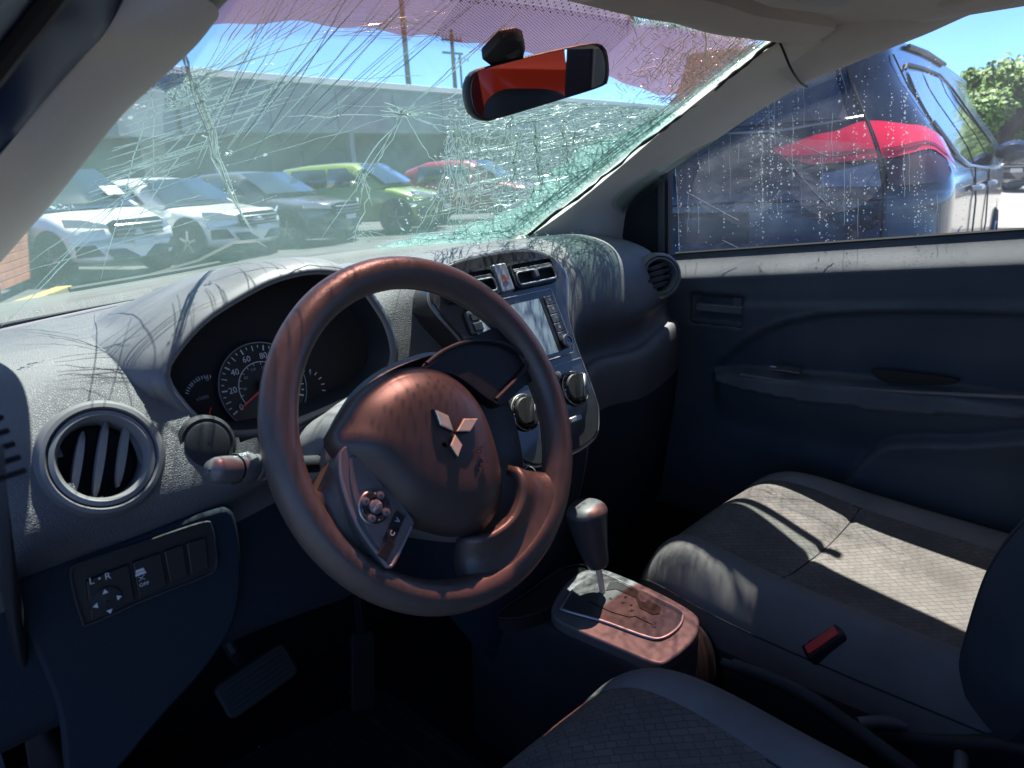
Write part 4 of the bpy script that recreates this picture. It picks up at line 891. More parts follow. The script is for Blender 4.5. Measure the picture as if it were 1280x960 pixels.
# instrument hood
inner = [p.lerp(oc_, .02) + Vector((0, .03, 0)) for p in opn]
dialz = [p.lerp(oc_, .03) for p in opn]
for p in dialz: p.y = .899 + .35 * (p.z - oc_.z)
rows = [dialz, inner, [p.lerp(oc_, .005) + Vector((0, .01, 0)) for p in opn], grow(opn, 0, .003)]
grid('hood_lining', rows, m_dark, db, cu=True, cv=False, ang=180)
rows = [grow(opn, 0, .003), grow(opn, .004, -.001), grow(opn, .014, .002, dtop=.008), grow(opn, .020, .012, dtop=.013)]
grid('hood_trim', rows, m_satin, db, cu=True, ang=180)
g3_ = grow(opn, .020, .012, dtop=.013)
def clampz(pts, y0):
    out = []
    for p in pts:
        q = p.copy()
        out.append(q)
    return out
r2 = grow(opn, .040, .05, dtop=.022); r3 = grow(opn, .065, .12, dtop=.020, zmax=1.120); r4 = grow(opn, .08, .22, dtop=.004, zmax=1.100); r5 = grow(opn, .085, .32, dtop=-.02, zmax=1.062)
hood = grid('instrument_hood', [g3_, grow(opn, .026, .016, dtop=.015), r2, r3, r4, r5], m_hood, db, cu=True, ang=180, sub=1)
# ---- instrument cluster
ic = thing('instrument_cluster', 'dark round speedometer with pale numerals and a red needle under the hood', 'speedometer', (oc_.x, .96, oc_.z))
fC = Fr((oc_.x, .893, oc_.z), (0, -1, .35))
mesh('cluster_face', [p + Vector((0, -.004, 0)) for p in dialz], [tuple(range(len(dialz)))], m_void, ic)
cu_, cv_ = fC.px(329, 484)
ra_ = abs(fC.px(329, 426)[1] - cv_)
fS = Fr(fC(cu_, cv_), fC.n)
lathe('dial', fS, [(.001, .001), (ra_ * .97, .001), (ra_, .004), (ra_ * 1.03, .001)], M('dial_face', (.008, .010, .014), .5), ic, n=64)
rg = lathe('dial_ring', fS, [(ra_ * .985, .0035), (ra_, .0045), (ra_ * 1.015, .003)], m_dimprint, ic, n=64)
a0, a1 = 206, -26
tk = MB()
def tick(fr, r0, r1, a, w_, mb=None):
    c, s = math.cos(R_(a)), math.sin(R_(a)); V = [fr(c * r0 - s * w_, s * r0 + c * w_, .003), fr(c * r0 + s * w_, s * r0 - c * w_, .003), fr(c * r1 + s * w_, s * r1 - c * w_, .003), fr(c * r1 - s * w_, s * r1 + c * w_, .003)]
    (mb or tk).add(V, [(0, 1, 2, 3)])
for k in range(29):
    a = a0 + (a1 - a0) * k / 28; tick(fS, ra_ * (.82 if k % 2 == 0 else .88), ra_ * .94, a, .0006 if k % 4 else .0009)
for k in range(60): a = a0 + (a1 - a0) * k / 59; tick(fS, ra_ * .555, ra_ * .575, a, .0016)
for k in range(14): a = a0 + (a1 - a0) * k / 13; tick(fS, ra_ * .50, ra_ * .56, a, .0004)
tk.build('tick_marks', m_print, ic, kind='stuff', ang=180)
for k in range(8):
    a = R_(a0 + (a1 - a0) * k / 7); text('numeral', str(20 * k), fS, math.cos(a) * ra_ * .70, math.sin(a) * ra_ * .70, ra_ * .19, m_print, ic, h=.003)
for k in range(1, 7):
    a = R_(a0 + (a1 - a0) * k / 7); text('numeral', str(40 * k), fS, math.cos(a) * ra_ * .44, math.sin(a) * ra_ * .44, ra_ * .09, m_dimprint, ic, h=.003)
a = R_(a0); c, s = math.cos(a), math.sin(a)
prism('needle', [fS(-s * .0012, c * .0012, .008), fS(s * .0012, -c * .0012, .008), fS(c * ra_ * .74 + s * .0006, s * ra_ * .74 - c * .0006, .008), fS(c * ra_ * .74 - s * .0006, s * ra_ * .74 + c * .0006, .008)], -fS.n * .0015, m_needle, ic, bevel=0)
lathe('needle_cap', fS, [(.001, .012), (.008, .011), (.010, .002)], m_black, ic, n=24)
fbox('display_window', fS, -.004, .022, -ra_ * .78, -ra_ * .42, .001, .0035, M('lcd_tan', (.09, .085, .055), .4), ic)
tu, tv = fC.px(262, 500); fT = Fr(fC(tu, tv), fC.n); tk = MB()
for k in range(12): tick(fT, .026, .030, 150 - k * 7, .0005)
tk.build('tachometer_ticks', m_print, ic, kind='stuff', ang=180)
for s_, q in (('6', (238, 482)), ('7', (247, 475)), ('8', (258, 474))): text('numeral', s_, fC, *fC.px(*q), .0085, m_dimprint, ic, h=.003)
text('scale_print', 'x1000', fC, *fC.px(252, 498), .006, m_dimprint, ic, h=.003)
q = [fC.px(258, 524), fC.px(262, 510)]; prism('needle', [fC(q[0][0] - .001, q[0][1], .006), fC(q[0][0] + .001, q[0][1], .006), fC(q[1][0] + .0006, q[1][1], .006), fC(q[1][0] - .0006, q[1][1], .006)], -fC.n * .001, m_needle, ic, bevel=0)
fu, fv_ = fC.px(382, 486); fF = Fr(fC(fu, fv_), fC.n); tk = MB()
for k in range(9): tick(fF, .022, .027, 80 - 20 * k, .0006)
tk.build('fuel_ticks', m_print, ic, kind='stuff', ang=180); text('numeral', 'F', fF, .012, .018, .008, m_dimprint, ic, h=.003); text('numeral', 'E', fF, .012, -.018, .008, m_dimprint, ic, h=.003)
# round push knob left of the column
fK = Fr(P(258, 556, y=.806), (0, -1, .3))
lathe('blank_bezel', fK, [(.0345, -.010), (.033, .001), (.029, .004), (.0255, .003)], m_dark, db, n=48)
lathe('round_blank', fK, [(.0255, .001), (.0245, .006), (.022, .007), (.001, .0065)], m_dark, db, n=48)
# left air vent
def round_vent(name, label, fr, r, ns, m, vertical, seed=0, slatm=None):
    t = thing(name, label, 'air vent', fr.o)
    lathe('outer_ring', fr, [(r * 1.24, -.022), (r * 1.20, .002), (r * 1.12, .008), (r * 1.04, .009), (r * 1.0, .006), (r * .99, 0)], M(name + '_ring', (.10, .10, .105), .35, dust=(DUST, .35, 9)), t, n=64)
    lathe('inner_ring', fr, [(r * .99, -.004), (r * .97, .007), (r * .88, .008), (r * .80, .002), (r * .78, -.03)], m, t, n=64)
    lathe('duct', fr, [(r * .80, -.002), (r * .78, -.05), (r * .3, -.055), (.001, -.055)], m_void, t, n=48)
    for k in range(ns):
        q = (k - (ns - 1) / 2) * (2 * r * .80 / (ns + 1)) * (1.08 if vertical else 1.0); hl = math.sqrt(max(0, (r * .80) ** 2 - q * q)) * .96
        n_ = 13; A_ = []; B_ = []
        for i in range(n_):
            s = -1 + 2 * i / (n_ - 1); wd = (r * (.075 if vertical else .17)) * (1 - .8 * s * s) ** .5 * (1.15 if vertical else 1) if abs(s) < 1 else .001
            if vertical: lean = .42 * s * hl; A_.append(fr(q - wd + lean, s * hl, -.004)); B_.append(fr(q + wd + lean, s * hl * .98, -.008))
            else: A_.append(fr(s * hl, q + wd * .8 + .12 * s * r, -.002)); B_.append(fr(s * hl, q - wd * .8 + .12 * s * r, -.010))
        rws = [A_, B_, [p - fr.n * .014 for p in B_], [p - fr.n * .014 for p in A_]]
        grid('slat', rws, slatm or m, t, cv=True, ang=50)
    return t
m_slat = M('slat_satin', (.32, .32, .32), .28, dust=(DUST, .55, 20), flecks=((.5, .47, .42), 60, .6, (1, 1, 1)))
v1 = round_vent('air_vent', 'round driver side vent with three upright slats below the windscreen corner', fL, rL, 3, M('vent_ring_satin', (.14, .145, .15), .25, dust=(DUST, .45, 12)), True, slatm=m_slat)
v2 = round_vent('air_vent', 'round passenger vent with level slats at the dashboard end beside the door', fRt, rR, 4, m_satin, False, slatm=m_satin)
# housing that flares behind the passenger vent
# side demister slots, far left
fD = Fr(P(4, 556, x=-.775), (.2, -.9, .35))
for k in range(5): fbox('demister_slot', fD, -.03, .006, -.006 - .0085 * k + .02, -.0025 - .0085 * k + .02, -.002, .0015, m_void, db)

# ---- centre panel
fP = Fr((0, .86, 1.02), (0, -1, .45))
def pq(*q): return fP.px(*q, .018)
k0 = fP.px(686, 360, .024); k1 = fP.px(720, 440, .024); UR = (k0[0] + k1[0]) / 2; UC = UR - .092   # head unit centre
cpn = thing('centre_stack', 'gloss black centre stack holding vents, touchscreen and heater knobs', 'centre stack', fP(UC, 0, 0))
vt = pq(672, 318)[1]; vb = pq(655, 610)[1]
print('UC', UC, 'vt', vt, 'vb', vb, 'k', k0, k1)
ol = [(UC - .128, vt - .005), (UC - .08, vt + .012), (UC, vt + .016), (UC + .08, vt + .012), (UC + .128, vt - .006), (UC + .150, vt - .035), (UC + .146, vt - .06), (UC + .120, vt - .11), (UC + .112, vt - .16), (UC + .112, vt - .25), (UC + .104, vt - .285), (UC + .075, vt - .318), (UC, vt - .326), (UC - .075, vt - .318), (UC - .104, vt - .285), (UC - .112, vt - .25), (UC - .112, vt - .16), (UC - .120, vt - .11), (UC - .146, vt - .06), (UC - .150, vt - .035)]
ol = [(p.x, p.y) for p in cr([(a, b, 0) for a, b in ol], 5, True)]
prism('panel', [fP(a, b, .018) for a, b in ol], -fP.n * .09, m_gloss, cpn, bevel=.005, seg=3)
tube('panel_edge', [fP(a, b, .014) for a, b in ol + ol[:1]], .0022, m_silver, cpn, seg=6)
H0 = .018
# vents at the top, either side of the hazard switch
def rect_vent(label, u0, u1, v0, v1, par):
    t = thing('air_vent', label, 'air vent', fP((u0 + u1) / 2, (v0 + v1) / 2, H0))
    rr = rrect(u0, u1, v0, v1, .008); ri = rrect(u0 + .004, u1 - .004, v0 + .004, v1 - .004, .006)
    grid('vent_frame', [[fP(a, b, H0 - .002) for a, b in rr], [fP(a, b, H0 + .009) for a, b in rr], [fP(a, b, H0 + .009) for a, b in ri], [fP(a, b, H0 + .002) for a, b in ri]], m_dark, t, cu=True)
    prism('duct', [fP(a, b, H0 + .0015) for a, b in ri], -fP.n * .001, m_void, t, bevel=0)
    vm = v0 + (v1 - v0) * .36; lo = rrect(u0 + .007, u1 - .007, v0 + .005, vm + .010, .006)
    tube('chrome_loop', [fP(a, b, H0 + .010) for a, b in lo + lo[:1]], .0016, m_silver, t, seg=6)
    fbox('slat', fP, u0 + .006, u1 - .006, v1 - .014, v1 - .011, H0 + .002, H0 + .008, m_satin, t, bevel=.0008); fbox('slat', fP, u0 + .006, u1 - .006, vm + .011, vm + .014, H0 + .002, H0 + .009, m_satin, t, bevel=.0008)
    fbox('adjuster_tab', fP, (u0 + u1) / 2 - .005, (u0 + u1) / 2 + .005, vm - .004, vm + .010, H0 + .004, H0 + .013, m_satin, t, bevel=.002)
    return t
rect_vent('rectangular vent right of the hazard switch above the touchscreen', UC + .016, UC + .118, vt - .052, vt - .008, cpn)
rect_vent('rectangular vent left of the hazard switch, partly behind the wheel rim', UC - .122, UC - .020, vt - .052, vt - .008, cpn)
hz = fbox('hazard_switch', fP, UC - .017, UC + .012, vt - .052, vt - .006, H0 - .002, H0 + .008, m_silver, cpn, r=.003, bevel=.002)
tri = [fP(UC - .009 + .0, vt - .036, H0 + .0095), fP(UC + .004, vt - .036, H0 + .0095), fP(UC - .0025, vt - .024, H0 + .0095)]; prism('hazard_triangle', tri, -fP.n * .001, M('hazard_red', (.5, .10, .07), .5), hz, bevel=0)
# head unit
hu = thing('touchscreen_radio', 'touchscreen radio, pale sky reflection coloured into its screen, with a column of buttons and one round knob', 'radio', fP(UC, vt - .12, H0))
a0_, a1_ = UC - .092, UC + .092; b1_, b0_ = vt - .062, vt - .062 - .112
fbox('bezel', fP, a0_, a1_, b0_, b1_, H0 - .002, H0 + .006, m_gloss, hu, r=.004, bevel=.0015)
lo = rrect(a0_, a1_, b0_, b1_, .004); tube('bezel_edge', [fP(a, b, H0 + .006) for a, b in lo + lo[:1]], .0011, m_silver, hu, seg=5)
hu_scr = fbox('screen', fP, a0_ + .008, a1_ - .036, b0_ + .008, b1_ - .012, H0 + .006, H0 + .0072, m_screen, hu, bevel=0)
fbox('dark_strip', fP, a1_ - .035, a1_ - .027, b0_ + .008, b1_ - .012, H0 + .006, H0 + .0075, m_black, hu, bevel=0)
for k in range(5):
    b = fbox('button', fP, a1_ - .026, a1_ - .004, b1_ - .012 - .0155 * k - .0145, b1_ - .012 - .0155 * k, H0 + .006, H0 + .009, M('radio_button_%d' % k, (.03, .035, .045), .35, dust=(DUST, .25, 15)), hu, bevel=.0008)
    text('button_print', ['<', '>', '\u2022', 'o', '+'][k], fP, a1_ - .015, b1_ - .019 - .0155 * k, .008, m_print, b, h=H0 + .0094)
fk = Fr(fP(a1_ - .015, b0_ + .020, H0 + .006), fP.n)
kn = lathe('volume_knob', fk, [(.0105, 0), (.0105, .010), (.0095, .012), (.007, .0122), (.0065, .0105), (.001, .0105)], m_gloss, hu, n=32)
lathe('knob_ring', fk, [(.0108, .008), (.0112, .0095), (.0104, .0122)], m_silver, kn, n=32)
# heater controls
tube('groove_line', [fP(UC - .108, vt - .186, H0 + .001), fP(UC + .108, vt - .186, H0 + .001)], .0010, m_silver, cpn, seg=5)
def knob(label, u, v, r, ang):
    t = thing('heater_knob', label, 'knob', fP(u, v, H0), 'heater knobs on the centre panel'); f = Fr(fP(u, v, H0), fP.n)
    lathe('collar', f, [(r * 1.18, 0), (r * 1.18, .004), (r * 1.08, .006), (r * 1.0, .003)], m_gloss, t, n=48)
    lathe('collar_ring', f, [(r * 1.19, .003), (r * 1.23, .004), (r * 1.19, .0055)], m_silver, t, n=48)
    lathe('dial_base', f, [(r * 1.0, .002), (r * .98, .009), (r * .90, .011), (.001, .011)], m_black, t, n=48)
    c, s = math.cos(R_(ang)), math.sin(R_(ang)); W2 = r * .30; Lh = r * .93; rws = []
    for h, ww, ll in ((.009, 1, 1), (.020, .85, .98), (.025, .5, .93)):
        rws.append([f(c * x - s * y, s * x + c * y, h) for x, y in ((-Lh * ll, -W2 * ww * .8), (0, -W2 * ww), (Lh * ll, -W2 * ww * .8), (Lh * ll, W2 * ww * .8), (0, W2 * ww), (-Lh * ll, W2 * ww * .8))])
    V = [p for r_ in rws for p in r_]; Fa = [(i * 6 + j, i * 6 + (j + 1) % 6, i * 6 + 6 + (j + 1) % 6, i * 6 + 6 + j) for i in range(2) for j in range(6)] + [(12, 13, 14, 15, 16, 17)]
    mesh('grip', V, Fa, m_gloss, t, bevel=.001)
    mesh('grip_insert', [f(c * x - s * y, s * x + c * y, .0262) for x, y in ((-Lh * .85, -W2 * .32), (Lh * .85, -W2 * .32), (Lh * .85, W2 * .32), (-Lh * .85, W2 * .32))], [(0, 1, 2, 3)], m_silver, t, solid=.0006, off=1)
    tk = MB()
    for k in range(9): tick(f, r * 1.06, r * 1.13, 200 - k * 27, .0004, tk)
    for i_, v_ in enumerate(tk.V): tk.V[i_] = v_ + fP.n * .0035
    tk.build('dial_marks', m_print, t, kind='stuff', ang=180); return t
kq = pq(717, 486); kl = pq(655, 516); kr = .0235
knob('right heater knob just below the touchscreen corner', kq[0], kq[1], kr, 62)
knob('left heater knob seen beside the steering wheel rim', kl[0], kl[1], kr, 60)
lathe('push_button', Fr(fP(*pq(696, 470), H0), fP.n), [(.0065, 0), (.0065, .005), (.005, .006), (.001, .006)], m_satin, cpn, n=24)
q = pq(716, 524); fbox('slide_lever', fP, q[0] - .016, q[0] + .012, q[1] - .005, q[1] + .004, H0, H0 + .010, m_silver, cpn, r=.003, bevel=.002)
q = pq(662, 594); f = Fr(fP(q[0], q[1], H0 - .004), fP.n)
soc = lathe('power_socket', f, [(.0125, 0), (.0125, .005), (.0112, .0055), (.0105, .002), (.001, .002)], m_dark, cpn, n=32); lathe('socket_ring', f, [(.0128, .004), (.0134, .0052), (.0122, .0058)], m_dimprint, soc, n=32)
# small switch bank half hidden by the rim
q = pq(590, 404); sb = fbox('switch_block', fP, q[0] - .010, q[0] + .014, q[1] - .018, q[1] + .018, H0, H0 + .007, m_satin, cpn, r=.004, bevel=.0015)
for k in range(2): b = fbox('rocker', fP, q[0] - .006, q[0] + .011, q[1] + .001 - .016 * k, q[1] + .014 - .016 * k, H0 + .007, H0 + .0095, m_dark, sb, bevel=.001)
# side fairing between hood and centre panel
fa = [P(505, 398, y=.90), P(520, 385, y=.905), P(542, 392, y=.90), P(556, 420, y=.885), P(566, 440, y=.875), P(545, 446, y=.87)]
prism('blue_insert', fa, (0, .03, 0), M('blue_grey_insert', (.06, .10, .16), .25, coat=.5), db, bevel=.003)

# ---- lower switch panel on the left
fW = Fr((-.65, .775, .86), (.05, -1, -.02)); fW = Fr((-.65, .782, .86), (-.05, -1, .05))
ap = [fW(*fW.px(*q), 0) for q in ((18, 740), (60, 712), (130, 688), (205, 660), (262, 640), (292, 640), (302, 700), (296, 770), (262, 830), (200, 900), (140, 970), (92, 1000), (76, 900), (60, 850))]
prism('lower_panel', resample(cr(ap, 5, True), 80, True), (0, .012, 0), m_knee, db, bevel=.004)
for nm, pts, m, h in (('switch_recess', ((88, 712), (100, 703), (175, 678), (250, 653), (262, 658), (268, 690), (268, 706), (256, 718), (180, 748), (112, 778), (102, 772), (92, 740)), m_black, .003),):
    rr = [fW.px(*q) for q in pts]; rr = [(p.x, p.y) for p in cr([(a, b, 0) for a, b in rr], 4, True)]
    prism(nm, [fW(a, b, h) for a, b in rr], -fW.n * .002, m, db, bevel=.001)
    tube('recess_lip', [fW(a, b, h + .001) for a, b in rr + rr[:1]], .0018, m_dark, db, seg=6)
def sw(nm, pts, m, h=.008):
    return prism(nm, [fW(*fW.px(*q), h) for q in pts], -fW.n * .006, m, db, bevel=.0012)
s1 = sw('mirror_switch', ((105, 724), (158, 703), (166, 748), (112, 772)), m_black); s2 = sw('traction_switch', ((163, 701), (198, 689), (206, 730), (171, 744)), m_black)
for k in range(2): sw('blank_switch', ((202 + 28 * k, 687 - 10 * k), (226 + 28 * k, 679 - 9 * k), (232 + 26 * k, 718 - 10 * k), (210 + 26 * k, 727 - 10 * k)), m_black)
up_ = fW.px(122, 720); 
text('switch_print', 'L \u2022 R', fW, *fW.px(122, 720), .010, m_print, s1, rot=-4, h=.0088)
fw2 = Fr(fW(*fW.px(130, 747), .008), fW.n); lathe('adjust_pad', fw2, [(.015, 0), (.014, .003), (.001, .004)], m_dark, s1, n=24)
for k in range(4):
    c, s = math.cos(R_(90 * k)), math.sin(R_(90 * k)); prism('arrow_mark', [fw2(c * .0135, s * .0135, .0045), fw2(c * .009 - s * .0028, s * .009 + c * .0028, .0045), fw2(c * .009 + s * .0028, s * .009 - c * .0028, .0045)], -fW.n * .0004, m_print, s1, bevel=0)
tq = fW.px(173, 716); ic_ = MB()
for a_, b_, c_, d_ in ((-.0045, .0045, .004, .007), (-.0055, .0055, .0005, .0035)): ic_.add([fW(tq[0] + x, tq[1] + y, .0086) for x, y in ((a_, c_), (b_, c_), (b_ * .8, d_), (a_ * .8, d_))], [(0, 1, 2, 3)])
for s_ in (-1, 1):
    ic_.tube([fW(tq[0] + s_ * .003, tq[1] - .001, .0086), fW(tq[0] - s_ * .001, tq[1] - .003, .0086), fW(tq[0] + s_ * .003, tq[1] - .0055, .0086)], .0004, 3)
ic_.build('traction_symbol', m_print, s2, ang=180); text('switch_print', 'OFF', fW, tq[0] + .001, tq[1] - .0105, .0055, m_print, s2, rot=-4, h=.0088)
# end cover and kick panel at the far left
ec = [P(20, 742, x=-.735), P(50, 724, x=-.722), P(66, 770, x=-.72), P(78, 815, x=-.715), P(74, 850, x=-.715), P(44, 868, x=-.72), P(40, 820, x=-.728)]
prism('end_cover', resample(cr(ec, 5, True), 40, True), (.01, .05, 0), M('end_cover_plastic', (.10, .08, .075), .6, flecks=((.5, .5, .48), 70, .72, (1, 1, .3))), db, bevel=.003)
kp = [P(-30, 560, x=-.77), P(-5, 640, x=-.77), P(8, 740, x=-.765), P(24, 840, x=-.76), P(40, 960, x=-.75), P(60, 1060, x=-.74)]
kq_ = [P(6, 560, x=-.79), P(10, 640, x=-.765), P(26, 745, x=-.745), P(52, 870, x=-.73), P(100, 960, x=-.70), P(150, 1060, x=-.67)]
band('kick_panel', kp, kq_, m_dark, car_o, (0, -.02, 0), th=.02, back=(0, 1, 0))
# pedals
pd = thing('brake_pedal', 'ribbed black brake pedal in the dark driver footwell', 'pedal', P(318, 850, y=1.06))
fB = Fr(P(320, 850, y=1.06), (-.12, -.85, .5), rot=12)
fbox('pad', fB, -.062, .062, -.030, .030, 0, .014, m_rubber, pd, r=.012, bevel=.004)
for k in range(6): fbox('rib', fB, -.050, .050, -.022 + .008 * k, -.019 + .008 * k, .014, .017, m_dark, pd, bevel=.001)
tube('arm', [fB(0, 0, -.002), fB(0, .05, -.05), fB(0, .22, -.06)], .010, m_black, pd, seg=8)
ac = thing('accelerator_pedal', 'narrow black accelerator pedal right of the brake pedal', 'pedal', P(455, 850, y=1.10))
fA_ = Fr(P(452, 838, y=1.10), (-.1, -.85, .5), rot=-20); fbox('pad', fA_, -.024, .024, -.07, .07, 0, .012, m_rubber, ac, r=.01, bevel=.004); tube('arm', [fA_(0, .05, 0), fA_(0, .16, -.03)], .007, m_black, ac, seg=8)

# ================================================================== STEERING WHEEL
WC = Vector((-.3534, .638, .9457)); TL = .4102
fS_ = Fr(WC, (0, -math.cos(TL), math.sin(TL)))
sw_ = thing('steering_wheel', 'worn black steering wheel turned to the left with three diamond chrome badge', 'steering wheel', WC)
RM, rm = .1841, .0188
rows = []
for i in range(96):
    a = 2 * math.pi * i / 96; c, s = math.cos(a), math.sin(a)
    rows.append([fS_(c * (RM + rm * math.cos(b)), s * (RM + rm * math.cos(b)), rm * 1.08 * math.sin(b)) for b in [2 * math.pi * j / 18 for j in range(18)]])
grid('rim', rows, m_rim, sw_, cu=True, cv=True, ang=180)
tube('rim_seam', [fS_(math.cos(a) * (RM - rm * .98), math.sin(a) * (RM - rm * .98), -.002) for a in [2 * math.pi * i / 96 for i in range(97)]], .0007, m_thread, sw_, seg=4)
def wp_(pts, h): return [fS_.px(a, b, h) for a, b in pts]
def dome(name, pts, h0, h1, m, edge=.012, n=72, rings=8, par=None):
    o = resample(cr([(a, b, 0) for a, b in pts], 8, True), n, True); c = sum(o, Vector()) / n; rows = [[fS_(p.x, p.y, h0) for p in o]]
    for k in range(rings + 1):
        t = k / rings; sh = t * .97
        z = h0 + (h1 - h0) * (1 - (1 - min(1, t * 1.9)) ** 2.4) * .75 + (h1 - h0) * .25 * (1 - (1 - t) ** 2)
        rows.append([fS_(*(p.lerp(c, sh).xy), z) for p in o])
    V_ = grid(name, rows, m, par or sw_, cu=True, ang=180); me = V_.data
    return V_
hubp = wp_(((423, 552), (436, 520), (462, 484), (505, 456), (552, 450), (590, 466), (618, 497), (636, 540), (648, 592), (644, 630), (622, 660), (585, 668), (548, 660), (512, 645), (472, 606)), .035)
dome('airbag_cover', hubp, .004, .040, m_hub)
# skirt that ties the hub to its spokes
skp = wp_(((412, 556), (440, 500), (500, 448), (556, 436), (610, 424), (648, 432), (664, 452), (645, 486), (650, 540), (668, 606), (690, 640), (676, 672), (645, 690), (600, 676), (560, 684), (520, 672), (498, 716), (468, 700), (438, 660), (418, 610)), .004)
def lobes(name, px, h0, h1, m, bev=.006, par=None, sm=6):
    pts = wp_(px, h1); o = [fS_(p.x, p.y, h1) for p in cr([(a, b, 0) for a, b in pts], sm, True)]
    return prism(name, o, fS_.n * (h0 - h1), m, par or sw_, bevel=bev, seg=4)
hsg = resample(cr([(a, b, 0) for a, b in wp_(((408, 560), (428, 512), (462, 470), (520, 444), (556, 442), (596, 458), (628, 490), (646, 540), (654, 596), (644, 640), (610, 672), (560, 678), (500, 668), (440, 640), (410, 600)), -.01)], 6, True), 60, True)
rows = [[fS_(p.x * k, p.y * k, h) for p in hsg] for k, h in ((.55, -.075), (.85, -.06), (.97, -.03), (1.0, -.008), (.93, .002))]
grid('hub_housing', rows, M('hub_housing_plastic', (.09, .09, .088), .5, grain=(900, .3), dust=(DUST, .5, 12)), sw_, cu=True, ang=180)
# left spoke with its flared junction to the rim
def spoke(hp, rp, h0=.014, hm=-.010, h1=.006):
    A_ = cr([fS_(*fS_.px(*q, h0), h0) for q in hp], 6); B_ = []
    for q in rp:
        x, y = fS_.px(*q, 0); L_ = math.hypot(x, y); B_.append(fS_(x / L_ * RM, y / L_ * RM, h1))
    B_ = cr(B_, 6); rws = []
    for a, b in zip(A_, B_):
        top_ = []
        for k in range(15):
            t = k / 14; dip = hm * math.sin(math.pi * min(1, t * 1.05)) ** 1.2; top_.append(a.lerp(b, t) + fS_.n * dip)
        rws.append(top_)
    n_ = len(rws); V0 = []
    for i, r in enumerate(rws):                       # roll the two free edges backwards
        e = min(i, n_ - 1 - i) / (n_ * .22); drop_ = (1 - math.sqrt(max(0, 1 - (1 - min(1, e)) ** 2))) * .020
        V0.append([p - fS_.n * drop_ for p in r])
    grid('spoke', V0, m_rim, sw_, ang=180, solid=.012)
spoke(((646, 590), (645, 618), (634, 644), (612, 662), (592, 668)), ((690, 598), (694, 634), (676, 676), (644, 714), (594, 742)))
spoke(((426, 566), (428, 600), (448, 650), (476, 694), (496, 700)), ((384, 634), (396, 662), (424, 700), (460, 726), (516, 746)))
# upper right spoke: satin frame around an insert coloured black for the rim's shadow
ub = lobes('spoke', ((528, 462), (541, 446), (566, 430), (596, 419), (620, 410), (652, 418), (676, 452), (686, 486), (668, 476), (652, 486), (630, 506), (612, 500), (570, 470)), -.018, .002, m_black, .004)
fo = wp_(((537, 453), (562, 435), (596, 424), (630, 427), (652, 438), (662, 450), (656, 465), (624, 498)), .012); fo = cr([(a, b, 0) for a, b in fo], 5)
tube('spoke_frame', [fS_(p.x, p.y, .006) for p in fo], .0028, m_dark, sw_, seg=8)
# control pod
pod = lobes('control_pod', ((428, 562), (440, 560), (470, 584), (496, 622), (517, 652), (510, 664), (492, 704), (486, 710), (478, 702), (450, 664), (432, 620), (424, 585)), -.004, .020, m_satin, .0025)
tube('pod_edge', [fS_(p.x, p.y, .0205) for p in cr([(a, b, 0) for a, b in wp_(((425, 566), (427, 600), (446, 654), (478, 700), (486, 708), (494, 700), (514, 658)), .0205)], 5)], .0018, m_silver, sw_, seg=6)
pi = [fS_(a, b, .0215) for a, b in [(q.x, q.y) for q in cr([(a, b, 0) for a, b in wp_(((440, 570), (466, 590), (490, 625), (510, 655), (490, 696), (484, 698), (456, 655), (440, 610)), .0215)], 5, True)]]
prism('pod_face', pi, -fS_.n * .003, M('pod_face', (.10, .08, .075), .35, dust=(DUST, .3, 18)), pod, bevel=.0008)
dq = fS_.px(468, 634, .024); fD_ = Fr(fS_(*dq, .0215), fS_.n)
dp = lathe('direction_pad', fD_, [(.0165, -.001), (.0165, .003), (.015, .0055), (.0095, .0055), (.0088, .002)], m_gloss, sw_, n=40)
lathe('pad_ring', fD_, [(.0168, .001), (.0178, .0022), (.0166, .0034)], m_silver, dp, n=40)
for k in range(4):
    a = R_(45 + 90 * k); lathe('pad_lobe', Fr(fD_(math.cos(a) * .0125, math.sin(a) * .0125, .004), fD_.n), [(.0045, 0), (.004, .003), (.001, .0035)], m_satin, dp, n=16)
lathe('pad_centre', fD_, [(.0075, .002), (.0072, .0065), (.006, .0075), (.001, .0075)], m_satin, dp, n=32)
text('pad_print', 'MODE', fD_, 0, 0, .0042, m_print, sw_, rot=28, h=.0078); text('pad_print', '+', fD_, .003, .0125, .006, m_print, sw_, rot=28, h=.0078); text('pad_print', '-', fD_, -.003, -.0125, .006, m_print, sw_, rot=28, h=.0078)
for q, s in (((497, 650), 'V'), ((490, 666), 'C'), ((483, 685), '')):
    bq = fS_.px(*q, .0225); fb_ = Fr(fS_(*bq, .0218), fS_.n, rot=38)
    b = fbox('pod_button', fb_, -.0115, .0075, -.0058, .0058, 0, .0022, m_black, sw_, r=.0015, bevel=.0006)
    if s: text('button_print', s, fb_, -.001, 0, .0075, m_print, b, h=.0026)
